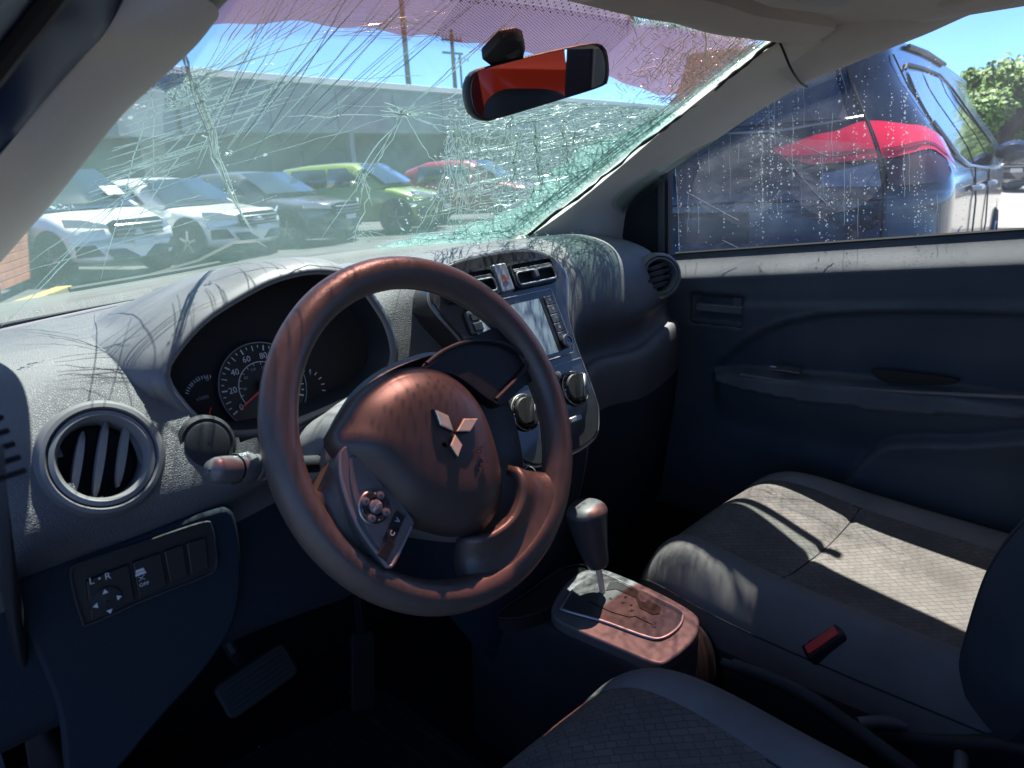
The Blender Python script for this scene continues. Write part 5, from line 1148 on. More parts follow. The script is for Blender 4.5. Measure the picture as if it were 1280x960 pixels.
# badge: three diamonds
cb_ = fS_.px(567, 541, .043)
bd_ = MB()
for tip in ((541, 511), (597, 523), (571, 573)):
    t_ = fS_.px(*tip, .043); d = Vector((t_[0] - cb_[0], t_[1] - cb_[1])); L = d.length * 1.0; d.normalize(); pr = Vector((-d.y, d.x)); hw = .0086; sk = 0
    mid = Vector(cb_) + d * L * .5; tipv = Vector(cb_) + d * L; c0_ = Vector(cb_) + d * .0008
    dm = [c0_, mid + pr * hw, tipv, mid - pr * hw]
    em = prism('badge_diamond', [fS_(p.x, p.y, .0445) for p in dm], -fS_.n * .008, m_black, sw_, bevel=.0008)
    cc_ = sum(dm, Vector((0, 0))) / 4; mesh('badge_chrome', [fS_(*(p.lerp(cc_, .10)), .0452) for p in dm] + [fS_(*(p.lerp(cc_, .22)), .0466) for p in dm], [(4, 5, 6, 7), (0, 1, 5, 4), (1, 2, 6, 5), (2, 3, 7, 6), (3, 0, 4, 7)], m_chrome, em, ang=20)
text('airbag_print', 'SRS', fS_, *fS_.px(606, 582, .042), .011, m_hub, sw_, rot=40, h=.0405, ext=.0006)
text('airbag_print', 'AIRBAG', fS_, *fS_.px(600, 566, .042), .006, m_hub, sw_, rot=40, h=.0410, ext=.0006)
# column shroud, stalk
cs = thing('steering_column', 'grey plastic steering column shroud behind the wheel', 'steering column', WC + Vector((.0, .10, -.05)))
ax_ = fS_.n; rows = []
for d_, rr in ((-.055, .060), (-.062, .078), (-.09, .086), (-.13, .082), (-.20, .078), (-.27, .08)):
    rows.append([WC + ax_ * d_ + fS_.u * rr * 1.15 * math.copysign(abs(math.cos(a)) ** .7, math.cos(a)) + fS_.v * (rr * .92 * math.copysign(abs(math.sin(a)) ** .7, math.sin(a)) - .008) for a in [2 * math.pi * i / 40 for i in range(40)]])
grid('shroud', rows, M('shroud_plastic', (.13, .13, .125), .5, grain=(900, .3), dust=(DUST, .6, 9), flecks=((.4, .32, .22), 45, .62, (1, 1, 1))), cs, cu=True, ang=180)
stk = thing('indicator_stalk', 'dusty black light switch stalk poking out left of the wheel', 'switch stalk', P(300, 590, y=.70))
sa, sb_ = P(268, 588, y=.675), P(420, 578, y=.74); d_ = (sb_ - sa)
tube('lever', [sa + d_ * .20, sa + d_ * .6, sa + d_ * 1.0], [.010, .0095, .010], m_dark, stk, seg=20)
fN = Fr(sa, -d_.normalized())
lathe('rotary_end', fN, [(.001, .006), (.010, .004), (.0125, -.003), (.0132, -.012), (.0132, -.022), (.0128, -.026)], m_satin, stk, n=32, ang=60)
lathe('printed_collar', fN, [(.0150, -.026), (.0154, -.0275), (.0154, -.046), (.0148, -.047)], m_satin, stk, n=32)
for k in range(2): lathe('grip_ring', fN, [(.0125, -.050 - .012 * k), (.0138, -.051 - .012 * k), (.0138, -.058 - .012 * k), (.0122, -.059 - .012 * k)], m_satin, stk, n=32)
fT_ = Fr(sa + d_.normalized() * .033 + Vector((0, -.006, .0145)), (0, -.42, .9)); text('stalk_print', '-o- OFF', fT_, 0, 0, .006, m_print, stk, rot=-4, h=.0012)
kc = lathe('ignition_barrel', Fr(P(700, 590, y=.78), (-.3, -.9, .2)), [(.012, 0), (.012, .01), (.001, .01)], m_dark, cs, n=20); bpy.data.objects.remove(kc)

# ================================================================== MIRROR
mrr = thing('rearview_mirror', 'black framed rearview mirror reflecting red film, hung from the windscreen', 'mirror', W(640, 60))
pc = P(670, 100, y=.775); tl, tr_, br, bl_ = P(584, 92, y=.745), P(752, 57, y=.80), P(757, 108, y=.80), P(592, 150, y=.745)
u_ = ((tr_ - tl) + (br - bl_)).normalized(); vv = ((tl - bl_) + (tr_ - br)).normalized(); nn_ = u_.cross(vv).normalized()
if nn_.dot(CAM - pc) < 0: nn_ = -nn_
nn_ = Vector((-.22, -.96, -.07)).normalized(); fM = Fr(pc, nn_); tl, tr_ = [fM(*fM.px(*q)) for q in ((584, 92), (752, 57))]; u_ = (tr_ - tl).normalized(); ang_ = math.degrees(math.atan2(u_.dot(fM.v), u_.dot(fM.u))); fM = Fr(pc, nn_, rot=ang_)
px_o = ((582, 105), (590, 90), (612, 82), (680, 65), (735, 54), (752, 56), (759, 70), (760, 96), (752, 108), (690, 128), (620, 149), (602, 151), (588, 142), (582, 122))
mo = [Vector((*fM.px(*q, .004), 0)) for q in px_o]; mo = resample(cr(mo, 6, True), 60, True); mc_ = sum(mo, Vector()) / 60
rows = [[fM(p.x * 1, p.y, .004) for p in mo]]
rows = []
for s, h in ((.62, -.030), (.88, -.024), (.99, -.006), (1.0, .004), (.985, .008), (.955, .009), (.93, .006)):
    rows.append([fM(mc_.x + (p.x - mc_.x) * s, mc_.y + (p.y - mc_.y) * (s if s > .9 else s * .95), h) for p in mo])
grid('housing', rows, m_black, mrr, cu=True, ang=50, caps=False); prism('back_cover', rows[0], -fM.n * .006, m_black, mrr, bevel=.002)
mirror_m = M('mirror_silver', (.86, .88, .88), .015, 1); 
insm = [fM(mc_.x + (p.x - mc_.x) * .935, mc_.y + (p.y - mc_.y) * .93, .0062) for p in mo]
prism('mirror_glass', insm, -fM.n * .002, mirror_m, mrr, bevel=0, ang=20)
g0 = W(632, 52, .004); 
ft = [W(*q, off=.006) for q in ((598, 55), (622, 30), (642, 27), (650, 31), (653, 44), (650, 60), (630, 68), (612, 66))]
ftb = prism('mirror_foot', ft, Vector((-.25, -.30, -.9)) * .018, m_black, mrr, bevel=.004, seg=3)
tube('mirror_arm', [W(632, 46, .02), P(634, 60, y=.80), P(640, 80, y=.79), fM(mc_.x - .02, mc_.y + .01, -.025)], [.012, .013, .012, .010], m_black, mrr, seg=12)

# ================================================================== CONSOLE
cn = thing('centre_console', 'dark centre console running between the front seats', 'centre console', (0, .6, .3))
ST2 = ((.92, .50, .50, .085), (.84, .505, .50, .085), (.76, .510, .505, .083), (.70, .525, .515, .082), (.62, .532, .525, .083), (.545, .520, .51, .080), (.515, .49, .48, .074), (.50, .44, .43, .070), (.49, .38, .37, .07), (.20, .36, .35, .075), (-.2, .36, .35, .08))
rows = []
for y, zc, ze, hw in ST2:
    rows.append([Vector((x * hw, y, z)) for x, z in ((-1.25, .22), (-1.12, ze - .14), (-1.03, ze - .035), (-.93, ze - .006), (-.6, zc), (0, zc + .003), (.6, zc), (.93, ze - .006), (1.03, ze - .035), (1.12, ze - .14), (1.25, .22))])
rows = [cr(r, 4) for r in rows]; rows = [list(c) for c in zip(*[cr([r[j] for r in rows], 3) for j in range(len(rows[0]))])]
grid('console_body', rows, m_dark, cn, ang=180)
fG = Fr((0, .64, .533), (0, -.05, 1), up=(0, 1, 0))
gp = ((690, 757), (702, 735), (722, 716), (745, 710), (770, 716), (820, 738), (866, 764), (874, 780), (866, 800), (838, 824), (818, 828), (770, 808), (710, 782), (692, 770))
def gpx(pts, h): return [(p.x, p.y) for p in cr([(*fG.px(*q, h), 0) for q in pts], 5, True)]
prism('gate_surround', [fG(a, b, .014) for a, b in gpx(gp, .014)], -fG.n * .020, m_satin, cn, bevel=.004, seg=4)
gi = ((703, 757), (716, 737), (737, 722), (752, 717), (790, 733), (846, 760), (853, 772), (845, 786), (826, 797), (805, 794), (752, 775), (706, 762))
gg = gpx(gi, .018)
gate = prism('gate_plate', [fG(a, b, .0175) for a, b in gg], -fG.n * .005, M('gate_plate', (.06, .06, .062), .22, .3, dust=(DUST, .16, 6), flecks=((.4, .37, .34), 60, .70, (1, 1, 1))), cn, bevel=.001)
tube('gate_rim', [fG(a, b, .0165) for a, b in gg + gg[:1]], .0022, m_silver, cn, seg=6)
# stepped shift slot
slot = ((757, 738), (762, 728), (772, 727), (798, 739), (797, 744), (800, 751), (806, 753), (810, 750), (826, 759), (825, 767), (816, 768), (800, 760), (795, 747), (770, 736))
sl = [fG.px(*q, .0185) for q in slot]; prism('shift_slot', [fG(a, b, .0186) for a, b in sl], -fG.n * .0008, m_void, cn, bevel=0)
for q in ((782, 746), (789, 756)): a, b = fG.px(*q, .0185); fbox('gate_notch', fG, a - .002, a + .002, b - .0015, b + .0015, .0178, .0186, m_void, cn, bevel=0)
ln = [fG.px(*q, .0185) for q in ((735, 751), (765, 765), (786, 771), (794, 770), (815, 780))]; tube('gate_line', [fG(a, b, .0182) for a, b in ln], .0006, m_void, cn, seg=4)
for s, q in (('P', (764, 748)), ('R', (779, 753)), ('N', (790, 763)), ('D', (806, 772)), ('L', (818, 783))): text('gate_letter', s, fG, *fG.px(*q, .0185), .009, m_thread, cn, rot=0, h=.0180)
gl = thing('gear_lever', 'black rounded gear lever on a bright steel stem rising from the gate', 'gear lever', fG(*fG.px(753, 742, .0175), .0175))
g0_ = fG(*fG.px(754, 740, .0175), .012); g1_ = P(747, 704, y=g0_.y + .008); g2_ = P(740, 680, y=g0_.y + .015); g3_k = P(735, 650, y=g0_.y + .02); g4_ = P(733, 628, y=g0_.y + .022)
tube('stem', [g0_, g0_.lerp(g1_, .5), g1_ + (g2_ - g1_) * .3], .0052, m_chrome, gl, seg=14)
kn_ = cr([g1_ + (g1_ - g2_) * .15, g1_, g2_, g3_k, P(733, 637, y=g0_.y + .022), P(732, 629, y=g0_.y + .0225)], 6); nK = len(kn_)
rr = []
for i in range(nK):
    t = i / (nK - 1); rr.append(.015 + .0185 * sstep(.0, .75, t)) if t < .72 else rr.append(.0335 * math.sqrt(max(.002, 1 - ((t - .72) / .28) ** 2.2)))
rr[-1] = .002
tube('knob', kn_, rr, M('lever_knob', (.025, .025, .027), .35, dust=(DUST, .22, 6)), gl, seg=24, ang=180)
# cup holder tray ahead of the gate
lo = [P(*q, z=.535) for q in ((622, 768), (660, 740), (700, 712), (728, 706), (736, 716), (700, 742), (690, 757), (650, 772))]
tube('tray_rim', cr(lo, 5, True) , .0014, m_dark, cn, seg=6)
prism('cup_tray', [p - Vector((0, 0, .004)) for p in cr(lo, 5, True)], (0, 0, -.02), m_void, cn, bevel=.001)
# hand brake and its tray
hbk = thing('hand_brake', 'grey hand brake lever lying along the driver seat edge', 'hand brake', P(1000, 870, x=-.035))
tube('lever', cr([P(916, 832, x=-.035), P(960, 848, x=-.035), P(1010, 872, x=-.035), P(1065, 910, x=-.035), P(1120, 950, x=-.04), P(1170, 990, x=-.04)], 4), .0100, m_dark, hbk, seg=16)
tube('release_button', [P(903, 828, x=-.035), P(917, 833, x=-.035)], .0065, m_dark, hbk, seg=12)
tr0 = [P(*q, x=.0) for q in ((1080, 905), (1130, 900), (1200, 915), (1275, 935), (1330, 960), (1330, 1030), (1200, 1000), (1120, 950))]
trc = [Vector((p.x, p.y, .50)) for p in [P(*q, z=.50) for q in ((1080, 906), (1120, 901), (1175, 908), (1200, 925), (1206, 950), (1190, 985), (1240, 990), (1235, 930), (1180, 892), (1110, 888), (1075, 898))]]
tube('tray_lip', cr([P(*q, z=.49) for q in ((1072, 905), (1110, 903), (1165, 912), (1196, 930), (1202, 958), (1190, 1000))], 5), .009, m_satin, cn, seg=10)

# ================================================================== SEATS
def seat(label, cx, y0, y1, z0, hw, lean, seed, grp='front seats', zb=.015):
    t = thing('front_seat', label, 'seat', (cx, (y0 + y1) / 2, .25), grp)
    NU, NV = 64, 64
    def top(u, v):                      # u -1..1 across, v 0 (back) .. 1 (front)
        f = max(0, (v - .50) / .50); w = hw * (1 - .24 * f ** 3.6) * (1 - .05 * max(0, .3 - v)); x = cx + u * w
        yy = y0 + (y1 - y0) * v
        e = max(0, 1 - abs(u) ** 7) ** .5; ef = math.sqrt(max(0, 1 - max(0, (v - .80) / .20) ** 2.4)) if v > .80 else 1
        bol = .030 * math.exp(-((abs(u) - .78) / .16) ** 2) * (1 - .55 * f)
        cen = -.010 * math.exp(-(u / .4) ** 2) * (1 - f); nose = .018 * math.exp(-((v - .80) / .2) ** 2)
        z = z0 - .03 * (1 - v) + bol + cen + nose
        for us in (.60, -.60): z -= .006 * math.exp(-((u - us) / .018) ** 2)
        if abs(u) < .6: z -= .006 * math.exp(-((v - .56 - .03 * (u * u)) / .012) ** 2); z += .006 * (1 - (u / .6) ** 2) * (1 if v > .57 else .8)
        return Vector((x, yy, z0 - .085 + (z - z0 + .085) * e * (.35 + .65 * ef))) if False else Vector((x, yy + 0, (z0 - .10) + (z - z0 + .10) * (.0 + e) * ef))
    us = [math.sin(math.pi / 2 * (-1 + 2 * i / NU)) * .55 + .45 * (-1 + 2 * i / NU) for i in range(NU + 1)]
    vs_ = [j / NV if j < NV * .7 else .7 + .3 * math.sin((j / NV - .7) / .3 * math.pi / 2) for j in range(NV + 1)]
    rows = [[top(u, v) for u in us] for v in vs_]
    grid('seat_insert', rows, m_fab, t, ang=180, keep=lambda c, i, j: abs((us[j] + us[min(NU, j + 1)]) / 2) < .6)
    sd = [[top(u, v) for u in us] for v in vs_]
    grid('seat_bolster', rows, m_fabd, t, ang=180, keep=lambda c, i, j: abs((us[j] + us[min(NU, j + 1)]) / 2) >= .6)
    per = [rows[0][0]] + [r[0] for r in rows[1:]] + rows[-1][1:] + [r[-1] for r in rows[::-1][1:]]
    low = [Vector((cx + (p.x - cx) * .94, p.y - .01, z0 - .24)) for p in per]; mid = [Vector((cx + (p.x - cx) * 1.01, p.y, z0 - .15)) for p in per]
    grid('seat_skirt', [per, mid, low], m_bol, t, ang=180)
    for s in (.605, -.605): tube('seam', [top(s, v) + Vector((0, 0, .0015)) for v in [i / 40 * .95 for i in range(41)]], .0012, m_thread, t, seg=5)
    tube('seam', [top(u, .56 + .03 * u * u) + Vector((0, 0, .001)) for u in [-.6 + 1.2 * i / 24 for i in range(25)]], .0012, m_thread, t, seg=5)
    # welt round the outer edge
    tube('piping', [r[2] + Vector((0, 0, -.0)) for r in rows[2:-4]], .0016, m_thread, t, seg=5)
    # backrest
    o = Vector((cx, y0 - .005, z0 - .06)); bu = Vector((1, 0, 0)); bv = Vector((0, -math.sin(lean), math.cos(lean))); bn = bv.cross(bu) * -1
    bn = Vector((0, math.cos(lean), math.sin(lean)))
    H = .62
    def bk(u, v, front=1):
        w = hw * (1.0 + .04 * math.sin(v * 3)) * (1 - .28 * max(0, (v - .55) / .45) ** 2); e = max(0, 1 - abs(u) ** 6) ** .5; ev = math.sqrt(max(0, 1 - max(0, (v - .86) / .14) ** 2.2)); e0 = 1
        bol = .075 * math.exp(-((abs(u) - .80) / .18) ** 2) * math.sin(math.pi * min(1, .12 + v * .95)) ** .8
        lum = .02 * math.exp(-((v - .3) / .2) ** 2)
        h = (.055 + bol + lum - (.006 * math.exp(-((abs(u) - .58) / .02) ** 2))) * e * ev
        return o + bu * (u * w) + bv * (v * H) + bn * (h if front else -.05 * e * ev)
    vs2 = [i / 56 for i in range(57)]
    rows = [[bk(u, v) for u in us] for v in vs2]
    grid('backrest_insert', rows, m_fab, t, ang=180, keep=lambda c, i, j: abs((us[j] + us[min(NU, j + 1)]) / 2) < .58)
    grid('backrest_bolster', rows, m_bol, t, ang=180, keep=lambda c, i, j: abs((us[j] + us[min(NU, j + 1)]) / 2) >= .58)
    grid('backrest_rear', [[bk(u, v, 0) for u in us] for v in vs2], m_bol, t, ang=180)
    for s in (.585, -.585): tube('seam', [bk(s, v) + bn * .001 for v in [i / 40 * .96 for i in range(41)]], .0012, m_thread, t, seg=5)
    ex = -.80; tube('seam', [bk(-.80, v) + bn * .0005 for v in [.05 + i / 40 * .85 for i in range(41)]], .0011, m_thread, t, seg=5)
    hr = MB(); c = o + bv * (H + .12) + bn * .04
    rows = []
    for i in range(13):
        a = -1 + 2 * i / 12; s = math.sqrt(max(.0, 1 - a ** 4)); rows.append([c + bu * .13 * a + bv * .085 * s * math.copysign(abs(math.cos(b)) ** .6, math.cos(b)) + bn * .05 * s * math.copysign(abs(math.sin(b)) ** .7, math.sin(b)) for b in [2 * math.pi * k / 24 for k in range(24)]])
    grid('headrest', rows, m_bol, t, cu=True, ang=180)
    for s in (-.06, .06): tube('headrest_post', [o + bv * (H - .05) + bu * s + bn * .02, c + bu * s], .006, m_chrome, t, seg=8)
    # hinge cover on the inboard side
    s = -1 if cx > 0 else 1
    hc = [Vector((cx + s * (hw + .006), y0 + a, z0 + b)) for a, b in ((.16, -.165), (.13, -.115), (.06, -.085), (-.02, -.05), (-.10, -.06), (-.12, -.20), (.14, -.22))]
    prism('hinge_cover', resample(cr(hc, 5, True), 40, True), (-s * .03, 0, 0), m_dark, t, bevel=.010, seg=4)
    box('seat_rail', (cx - hw * .8, y0 + .02, .215), (cx - hw * .7, y1 - .05, .26), m_black, t); box('seat_rail', (cx + hw * .7, y0 + .02, .215), (cx + hw * .8, y1 - .05, .26), m_black, t)
    return t
seat('passenger seat with sunlit woven light grey cushion and black bolsters', .325, .14, .715, .588, .262, R_(24), 1)
seat('driver seat with darker woven cushion at the bottom edge of the view', -.375, -.06, .550, .604, .262, R_(24), 2)
# seat belt buckles
bk_ = thing('seat_belt_buckle', 'black seat belt buckle with a bright red release button beside the passenger seat', 'seat belt buckle', P(1050, 840, x=.075))
c0 = P(1026, 799, x=.085); c1 = P(1096, 868, x=.165); ax3 = (c0 - c1).normalized(); fBk = Fr(c0, (-.93, -.25, .35)); 
side = ax3.cross(Vector((-.6, -.6, .5))).normalized()
ud_ = (P(1046, 792, x=.105) - P(1008, 804, x=.075)).normalized(); fE = Fr(c0, ax3, up=ax3.cross(ud_))
rows = []
for d_, a, b in ((0, .0285, .0135), (-.004, .031, .016), (-.05, .031, .017), (-.085, .026, .015), (-.11, .016, .010)):
    rows.append([fE(*q, d_) for q in rrect(-a, a, -b, b, .006)])
grid('buckle_body', rows, m_black, bk_, cu=True, caps=True, ang=50)
fbox('release_button', fE, -.0255, .0255, -.0115, .004, -.001, .0035, m_redp, bk_, r=.002, bevel=.0012)
fbox('tongue_slot', fE, -.018, .018, .0055, .0085, -.001, .0008, m_void, bk_, bevel=0)
tube('buckle_stalk', [fE(0, 0, -.095), fE(0, .0, -.16), P(1130, 905, x=.08)], .011, m_black, bk_, seg=10)

# ================================================================== PASSENGER DOOR
dr = thing('passenger_door', 'dark passenger door trim with long armrest and dusty sunlit top under its window', 'door', (.72, .4, .3))
def zbelt(y): return 1.005 + (1.0 - y) * .092
def DX(y, z):
    zb_ = zbelt(y); d = zb_ - z                       # depth below the glass line
    x = .672 - .052 * sstep(0, .055, d) - .004 * sstep(.05, .10, d)
    # crease under the shoulder, fading in towards the rear
    cz = zb_ - .100 - .010 * (1 - y); x += .007 * sstep(cz - .012, cz + .002, z) * 0 - .006 * sstep(cz + .002, cz - .016, z) * sstep(.97, .78, y)
    return x
def inset_edge(y):                                    # upper edge of the scooped panel (z), from the photograph
    pts = INS; 
    for (a, za), (b, zb2) in zip(pts, pts[1:]):
        if a >= y >= b: return za + (zb2 - za) * (a - y) / (a - b)
    return pts[-1][1] if y < pts[-1][0] else -9
def trace(px, x=.625):
    return [(P(a, b, x=x).y, P(a, b, x=x).z) for a, b in px]
def interp(T):
    def f(y):
        if y > T[0][0]: return None
        for (a, za), (b, zb2) in zip(T, T[1:]):
            if a >= y >= b: return za + (zb2 - za) * (a - y) / (a - b)
        return T[-1][1] + (T[-1][0] - y) * (T[-1][1] - T[-2][1]) / (T[-2][0] - T[-1][0])
    return f
cv_up = interp(trace(cr2([(900, 455), (915, 440), (950, 415), (985, 400), (1030, 391), (1100, 387), (1190, 387), (1280, 389)]) if False else [(898, 456), (915, 439), (935, 424), (960, 410), (990, 399), (1030, 391), (1100, 387), (1190, 387), (1280, 390)]))
cv_arm = interp(trace([(898, 459), (940, 459), (1000, 463), (1100, 472), (1200, 482), (1280, 494)]))    # top of the armrest ledge
cv_edge = interp(trace([(898, 462), (940, 470), (1000, 478), (1100, 487), (1200, 492), (1280, 496)], .60))   # its bright front edge
cv_low = interp(trace([(896, 466), (940, 480), (1000, 492), (1100, 503), (1200, 510), (1280, 513)]))     # underside
cv_pk = interp(trace([(1042, 640), (1062, 600), (1085, 566), (1105, 548), (1125, 540), (1160, 537), (1220, 537), (1280, 531)]))
HX = [trace([(865, 366), (932, 366), (932, 406), (865, 406)])]
hy0, hy1 = trace([(866, 380)])[0][0], trace([(931, 380)])[0][0]; hz1 = trace([(900, 367)])[0][1]; hz0 = trace([(900, 406)])[0][1]
ys = [1.05 - .0075 * i for i in range(190)]; rows = []
NZ = 150
for y in ys:
    r = []; zb_ = zbelt(y)
    up_, arm, edg, low, pk = cv_up(y), cv_arm(y), cv_edge(y), cv_low(y), cv_pk(y)
    for k in range(NZ + 1):
        q = k / NZ; z = zb_ - (q * .62 if q < .0 else (q ** 1.0) * .74)
        x = DX(y, z)
        if up_ is not None:
            f_in = sstep(0, .03, (cv_up(y) - arm) ) if arm else 1
            if z < up_ and z > low:
                if z > arm: x += .016 * f_in * sstep(0, .010, up_ - z)                       # scoop
                else:
                    t = (arm - z) / max(.004, arm - low); ld = .045 * f_in * (sstep(.0, .30, t) if t < .5 else 1); x += .016 * f_in * (1 - t) - ld
            if z <= low: x -= (.045 * f_in) * sstep(.10, 0, low - z) * .55 + 0
            if up_ is not None and 0 <= z - up_ < .008: x -= .002 * f_in
        if pk is not None and z < pk: x -= .040 * sstep(0, .016, pk - z)
        if hy1 - .002 < y < hy0 + .002 and hz0 < z < hz1:
            e = min((y - hy1), (hy0 - y), (z - hz0), (hz1 - z)); x += .024 * sstep(0, .006, e)
        # foot of the panel curls away at the front
        r.append(Vector((x, y, z)))
    rows.append(r)
grid('door_trim', rows, m_door, dr, ang=180)
box('door_skin', (.70, -.42, .24), (.79, 1.10, .985), m_navy, dr, bevel=.02)
box('door_lower', (.60, -.42, .20), (.71, 1.12, .40), m_carpet, dr)
# inside handle
hc = Vector((.640, (hy0 + hy1) / 2, (hz0 + hz1) / 2)); fH = Fr(hc, (-1, 0, 0)); hwid = (hy0 - hy1) / 2; hh = (hz1 - hz0) / 2
lo = rrect(-hwid, hwid, -hh, hh, .010); tube('recess_rim', [Vector((.6175, p.y, p.z)) for p in [fH(a, b, 0) for a, b in lo + lo[:1]]], .0028, m_dark, dr, seg=6)
fbox('door_handle', fH, -hwid + .006, hwid - .004, -.009, .010, -.004, .014, m_satin, dr, r=.004, bevel=.003)
fbox('lock_slider', fH, hwid - .030, hwid - .010, .002, hh - .006, -.002, .012, m_satin, dr, r=.002, bevel=.002)
fbox('recess_back', fH, -hwid, hwid, -hh, hh, -.003, -.001, m_void, dr, bevel=0)
# armrest pieces; a paler tube draws the highlight along the ledge
tube('armrest_highlight', cr([Vector((.583, *trace([q], .583)[0])) for q in ((925, 468), (1000, 479), (1100, 488), (1200, 493), (1290, 497), (1400, 500))], 5), .0035, m_satin, dr, seg=8)
pkt = [Vector((.596, *trace([q], .596)[0])) for q in ((1088, 464), (1100, 462), (1150, 467), (1195, 474), (1192, 480), (1150, 481), (1105, 477))]
prism('pull_pocket', cr(pkt, 4, True), (.01, 0, 0), m_void, dr, bevel=.001)
q = Vector((.594, *trace([(985, 463)], .594)[0])); fbox('window_switch', Fr(q, (-.6, 0, .8), up=(0, 1, 0)) if False else Fr(q, (-.5, -.05, .85)), -.028, .028, -.010, .010, 0, .006, m_gloss, dr, r=.003, bevel=.002)
q = Vector((.594, *trace([(968, 461)], .594)[0])); tube('switch_mark', [q + Vector((-.006, .006, .006)), q + Vector((-.006, -.006, .006))], .0012, m_print, dr, seg=5)
# window glass, seals, corner sail
gy = [.985 - .1 * i for i in range(15)]
rows = [[Vector((.690, y, zbelt(y) - .03)), Vector((.684, y, zbelt(y) + .10)), Vector((.668, y, zbelt(y) + .22)), Vector((.645, y, zbelt(y) + .33)), Vector((.61, y, zbelt(y) + .45))] for y in gy]
gz_ = grid('window_glass', rows, g_door, dr, ang=180, solid=.004, off=1)
tube('belt_seal', [Vector((.676, y, zbelt(y) + .002)) for y in gy], .0042, m_rubber, dr, seg=6)
bar = [P(829, 216, x=.664), P(835, 216, x=.664), P(835, 323, x=.672), P(829, 323, x=.672)]; prism('window_channel', bar, (.02, 0, 0), m_rubber, dr, bevel=.001)
bar = [P(822, 214, x=.660), P(830, 214, x=.660), P(830, 322, x=.668), P(822, 318, x=.668)]; prism('sail_edge', bar, (.02, 0, 0), M('sail_edge', (.08, .075, .08), .5), dr, bevel=.002)
sp_ = [P(*q, x=.672) for q in ((779, 302), (779, 285), (783, 262), (794, 244), (812, 230), (824, 222), (824, 326), (800, 318))]
prism('corner_sail', resample(cr(sp_, 3, True), 36, True), (.015, 0, 0), m_dark, dr, bevel=.002)
prism('window_frame', [P(*q, x=.668) for q in ((779, 262), (800, 236), (826, 214), (880, 178), (940, 138), (1000, 104), (1060, 76), (1060, 60), (990, 96), (930, 128), (868, 170), (812, 210), (786, 236))], (.015, 0, 0), m_rubber, dr, bevel=.001)
# water spots and smears on the window: real drops on the outside of the pane
rd = random.Random(3); dm_ = MB()
def onwin(px, py):
    best = P(px, py, x=.68)
    for _ in range(6):
        zz = best.z - zbelt(best.y); x = .690 - .006 * zz / .13 if zz < .10 else .684 - .016 * (zz - .1) / .12 if zz < .22 else .668 - .023 * (zz - .22) / .11 if zz < .33 else .645 - .035 * (zz - .33) / .12; best = P(px, py, x=x)
    return best
def drop(px, py, r):
    c = onwin(px, py) + Vector((-.0022, 0, 0)); n = 6
    V = [c + Vector((0, math.cos(2 * math.pi * i / n) * r, math.sin(2 * math.pi * i / n) * r * 1.15)) for i in range(n)] + [c + Vector((-r * .5, 0, 0))]
    dm_.add(V, [(i, (i + 1) % n, n) for i in range(n)])
m_drop = bpy.data.materials.new('dried_drops'); m_drop.use_nodes = True; crackmat(m_drop, (.9, .93, .95), .25)
for k in range(64):
    x0 = rd.choice([rd.gauss(975, 22), rd.gauss(1050, 20), rd.gauss(1130, 22), rd.uniform(850, 1200), rd.gauss(955, 8)]); y0_ = rd.uniform(70, 250); n = rd.randint(5, 26)
    for i in range(n): drop(x0 + rd.gauss(0, .8), y0_ + i * rd.uniform(4, 7), rd.uniform(.0006, .0011) * rd.choice([1, 1, 1, 1.9]))
for k in range(420): drop(rd.uniform(840, 1215), rd.uniform(60, 310), rd.uniform(.0004, .0012))
for k in range(26):
    x0 = rd.uniform(850, 1190); y1_ = rd.uniform(150, 300); dm_.tube([onwin(x0 + rd.gauss(0, .6), y1_ - i * 12) + Vector((-.002, 0, 0)) for i in range(rd.randint(3, 9))], rd.uniform(.0002, .0005), 3)
dm_.build('water_drops', m_drop, dr, kind='stuff', ang=180)
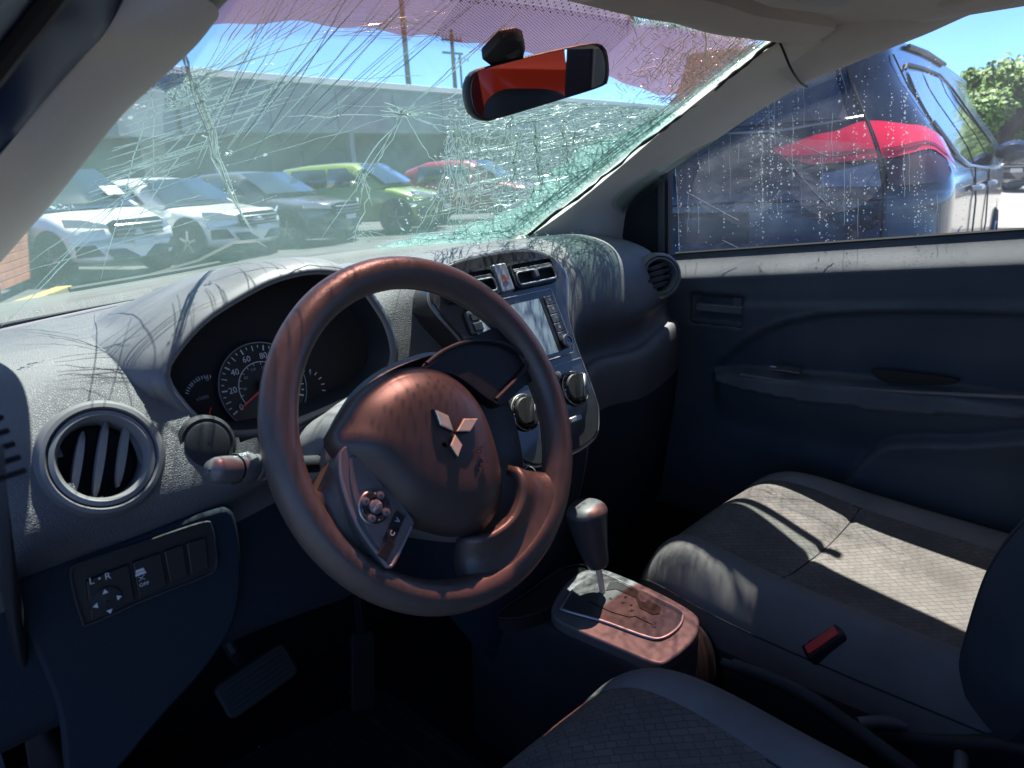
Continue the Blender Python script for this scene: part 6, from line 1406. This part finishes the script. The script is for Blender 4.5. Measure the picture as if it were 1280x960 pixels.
# crumpled clear plastic tape stuck on the glass
g_tape = GLASS('clear_tape', (.94, .955, .965), .11, (.66, .66, .70), 14, .12, .2, lo=.40, hi=.68, floor=.12, streak=(1, 1, 2.2))
sm = [(878, 205), (905, 185), (945, 168), (985, 172), (1030, 175), (1080, 180), (1110, 200), (1100, 235), (1075, 258), (1030, 268), (1010, 262), (985, 240), (960, 262), (940, 285), (905, 272), (868, 248)]
cen = onwin(990, 215); V = [cen + Vector((-.005, 0, 0))]; rings_ = []
o_ = resample(cr([onwin(*q) for q in sm], 5, True), 80, True)
for k in range(1, 12):
    rings_.append([cen.lerp(p, k / 11) + Vector((-.004 - rd.uniform(0, .0035) * (1 if k < 11 else .3), 0, 0)) for p in o_])
grid('torn_tape', rings_, g_tape, dr, cu=True, ang=30)
tb = MB()
for pts in (((945, 168), (985, 200), (1020, 240), (1045, 262)), ((905, 262), (930, 250), (965, 225), (985, 205)), ((860, 240), (900, 262), (925, 275)), ((1040, 70), (1052, 90), (1060, 120), (1056, 140)), ((1000, 180), (1040, 195), (1075, 190)), ((1085, 230), (1100, 210), (1130, 190)), ((905, 300), (925, 310), (930, 318))):
    tb.tube([onwin(*q.xy) + Vector((-.006, 0, 0)) for q in cr([(a, b, 0) for a, b in pts], 5)], .0007, 4)
tb.build('tape_creases', M('tape_edge', (.35, .34, .36), .4), dr, kind='stuff', ang=180)

# crumbs of broken glass that fell on the dashboard top, the console and the mat
gc = MB(); rc = random.Random(11)
def crumb(p, s):
    a = Vector((rc.gauss(0, 1), rc.gauss(0, 1), rc.gauss(0, 1))).normalized(); b = a.orthogonal().normalized(); c = a.cross(b)
    gc.add([p + a * s, p + b * s, p - a * s, p - b * s, p + c * s * .8, p - c * s * .8], [(0, 1, 4), (1, 2, 4), (2, 3, 4), (3, 0, 4), (1, 0, 5), (2, 1, 5), (3, 2, 5), (0, 3, 5)])
for k in range(90): x = rc.uniform(.25, .56); crumb(Vector((x, 1.255 - .25 * x * x - abs(rc.gauss(0, .03)), 1.068 + rc.uniform(0, .008))), rc.uniform(.0012, .0032))
for k in range(50): crumb(Vector((rc.uniform(-.6, .2), 1.20 - abs(rc.gauss(0, .03)), 1.072)), rc.uniform(.0008, .002))
for k in range(60): crumb(Vector((rc.uniform(-.62, -.15), rc.uniform(.5, 1.2), .219)), rc.uniform(.001, .003))
o = gc.build('glass_crumbs', g_chip, None, kind='stuff', ang=20); o['label'] = 'crumbs of broken glass scattered under the windscreen and on the mat'
mt = prism('floor_mat', V3([(-.66, .45, .222), (-.16, .45, .222), (-.14, 1.15, .222), (-.60, 1.22, .222)]), (0, 0, -.006), M('mat_rubber', (.014, .018, .026), .8, scratch=(300, .8, .003), flecks=((.10, .09, .08), 70, .66, (1, 1, 1))), None, bevel=.002); tag(mt, 'dark ribbed driver floor mat littered with crumbs', 'floor mat')
for k in range(10): box('rib', (-.58 + .045 * k, .50, .2225), (-.57 + .045 * k, 1.10, .227), m_dark, mt, bevel=.001)
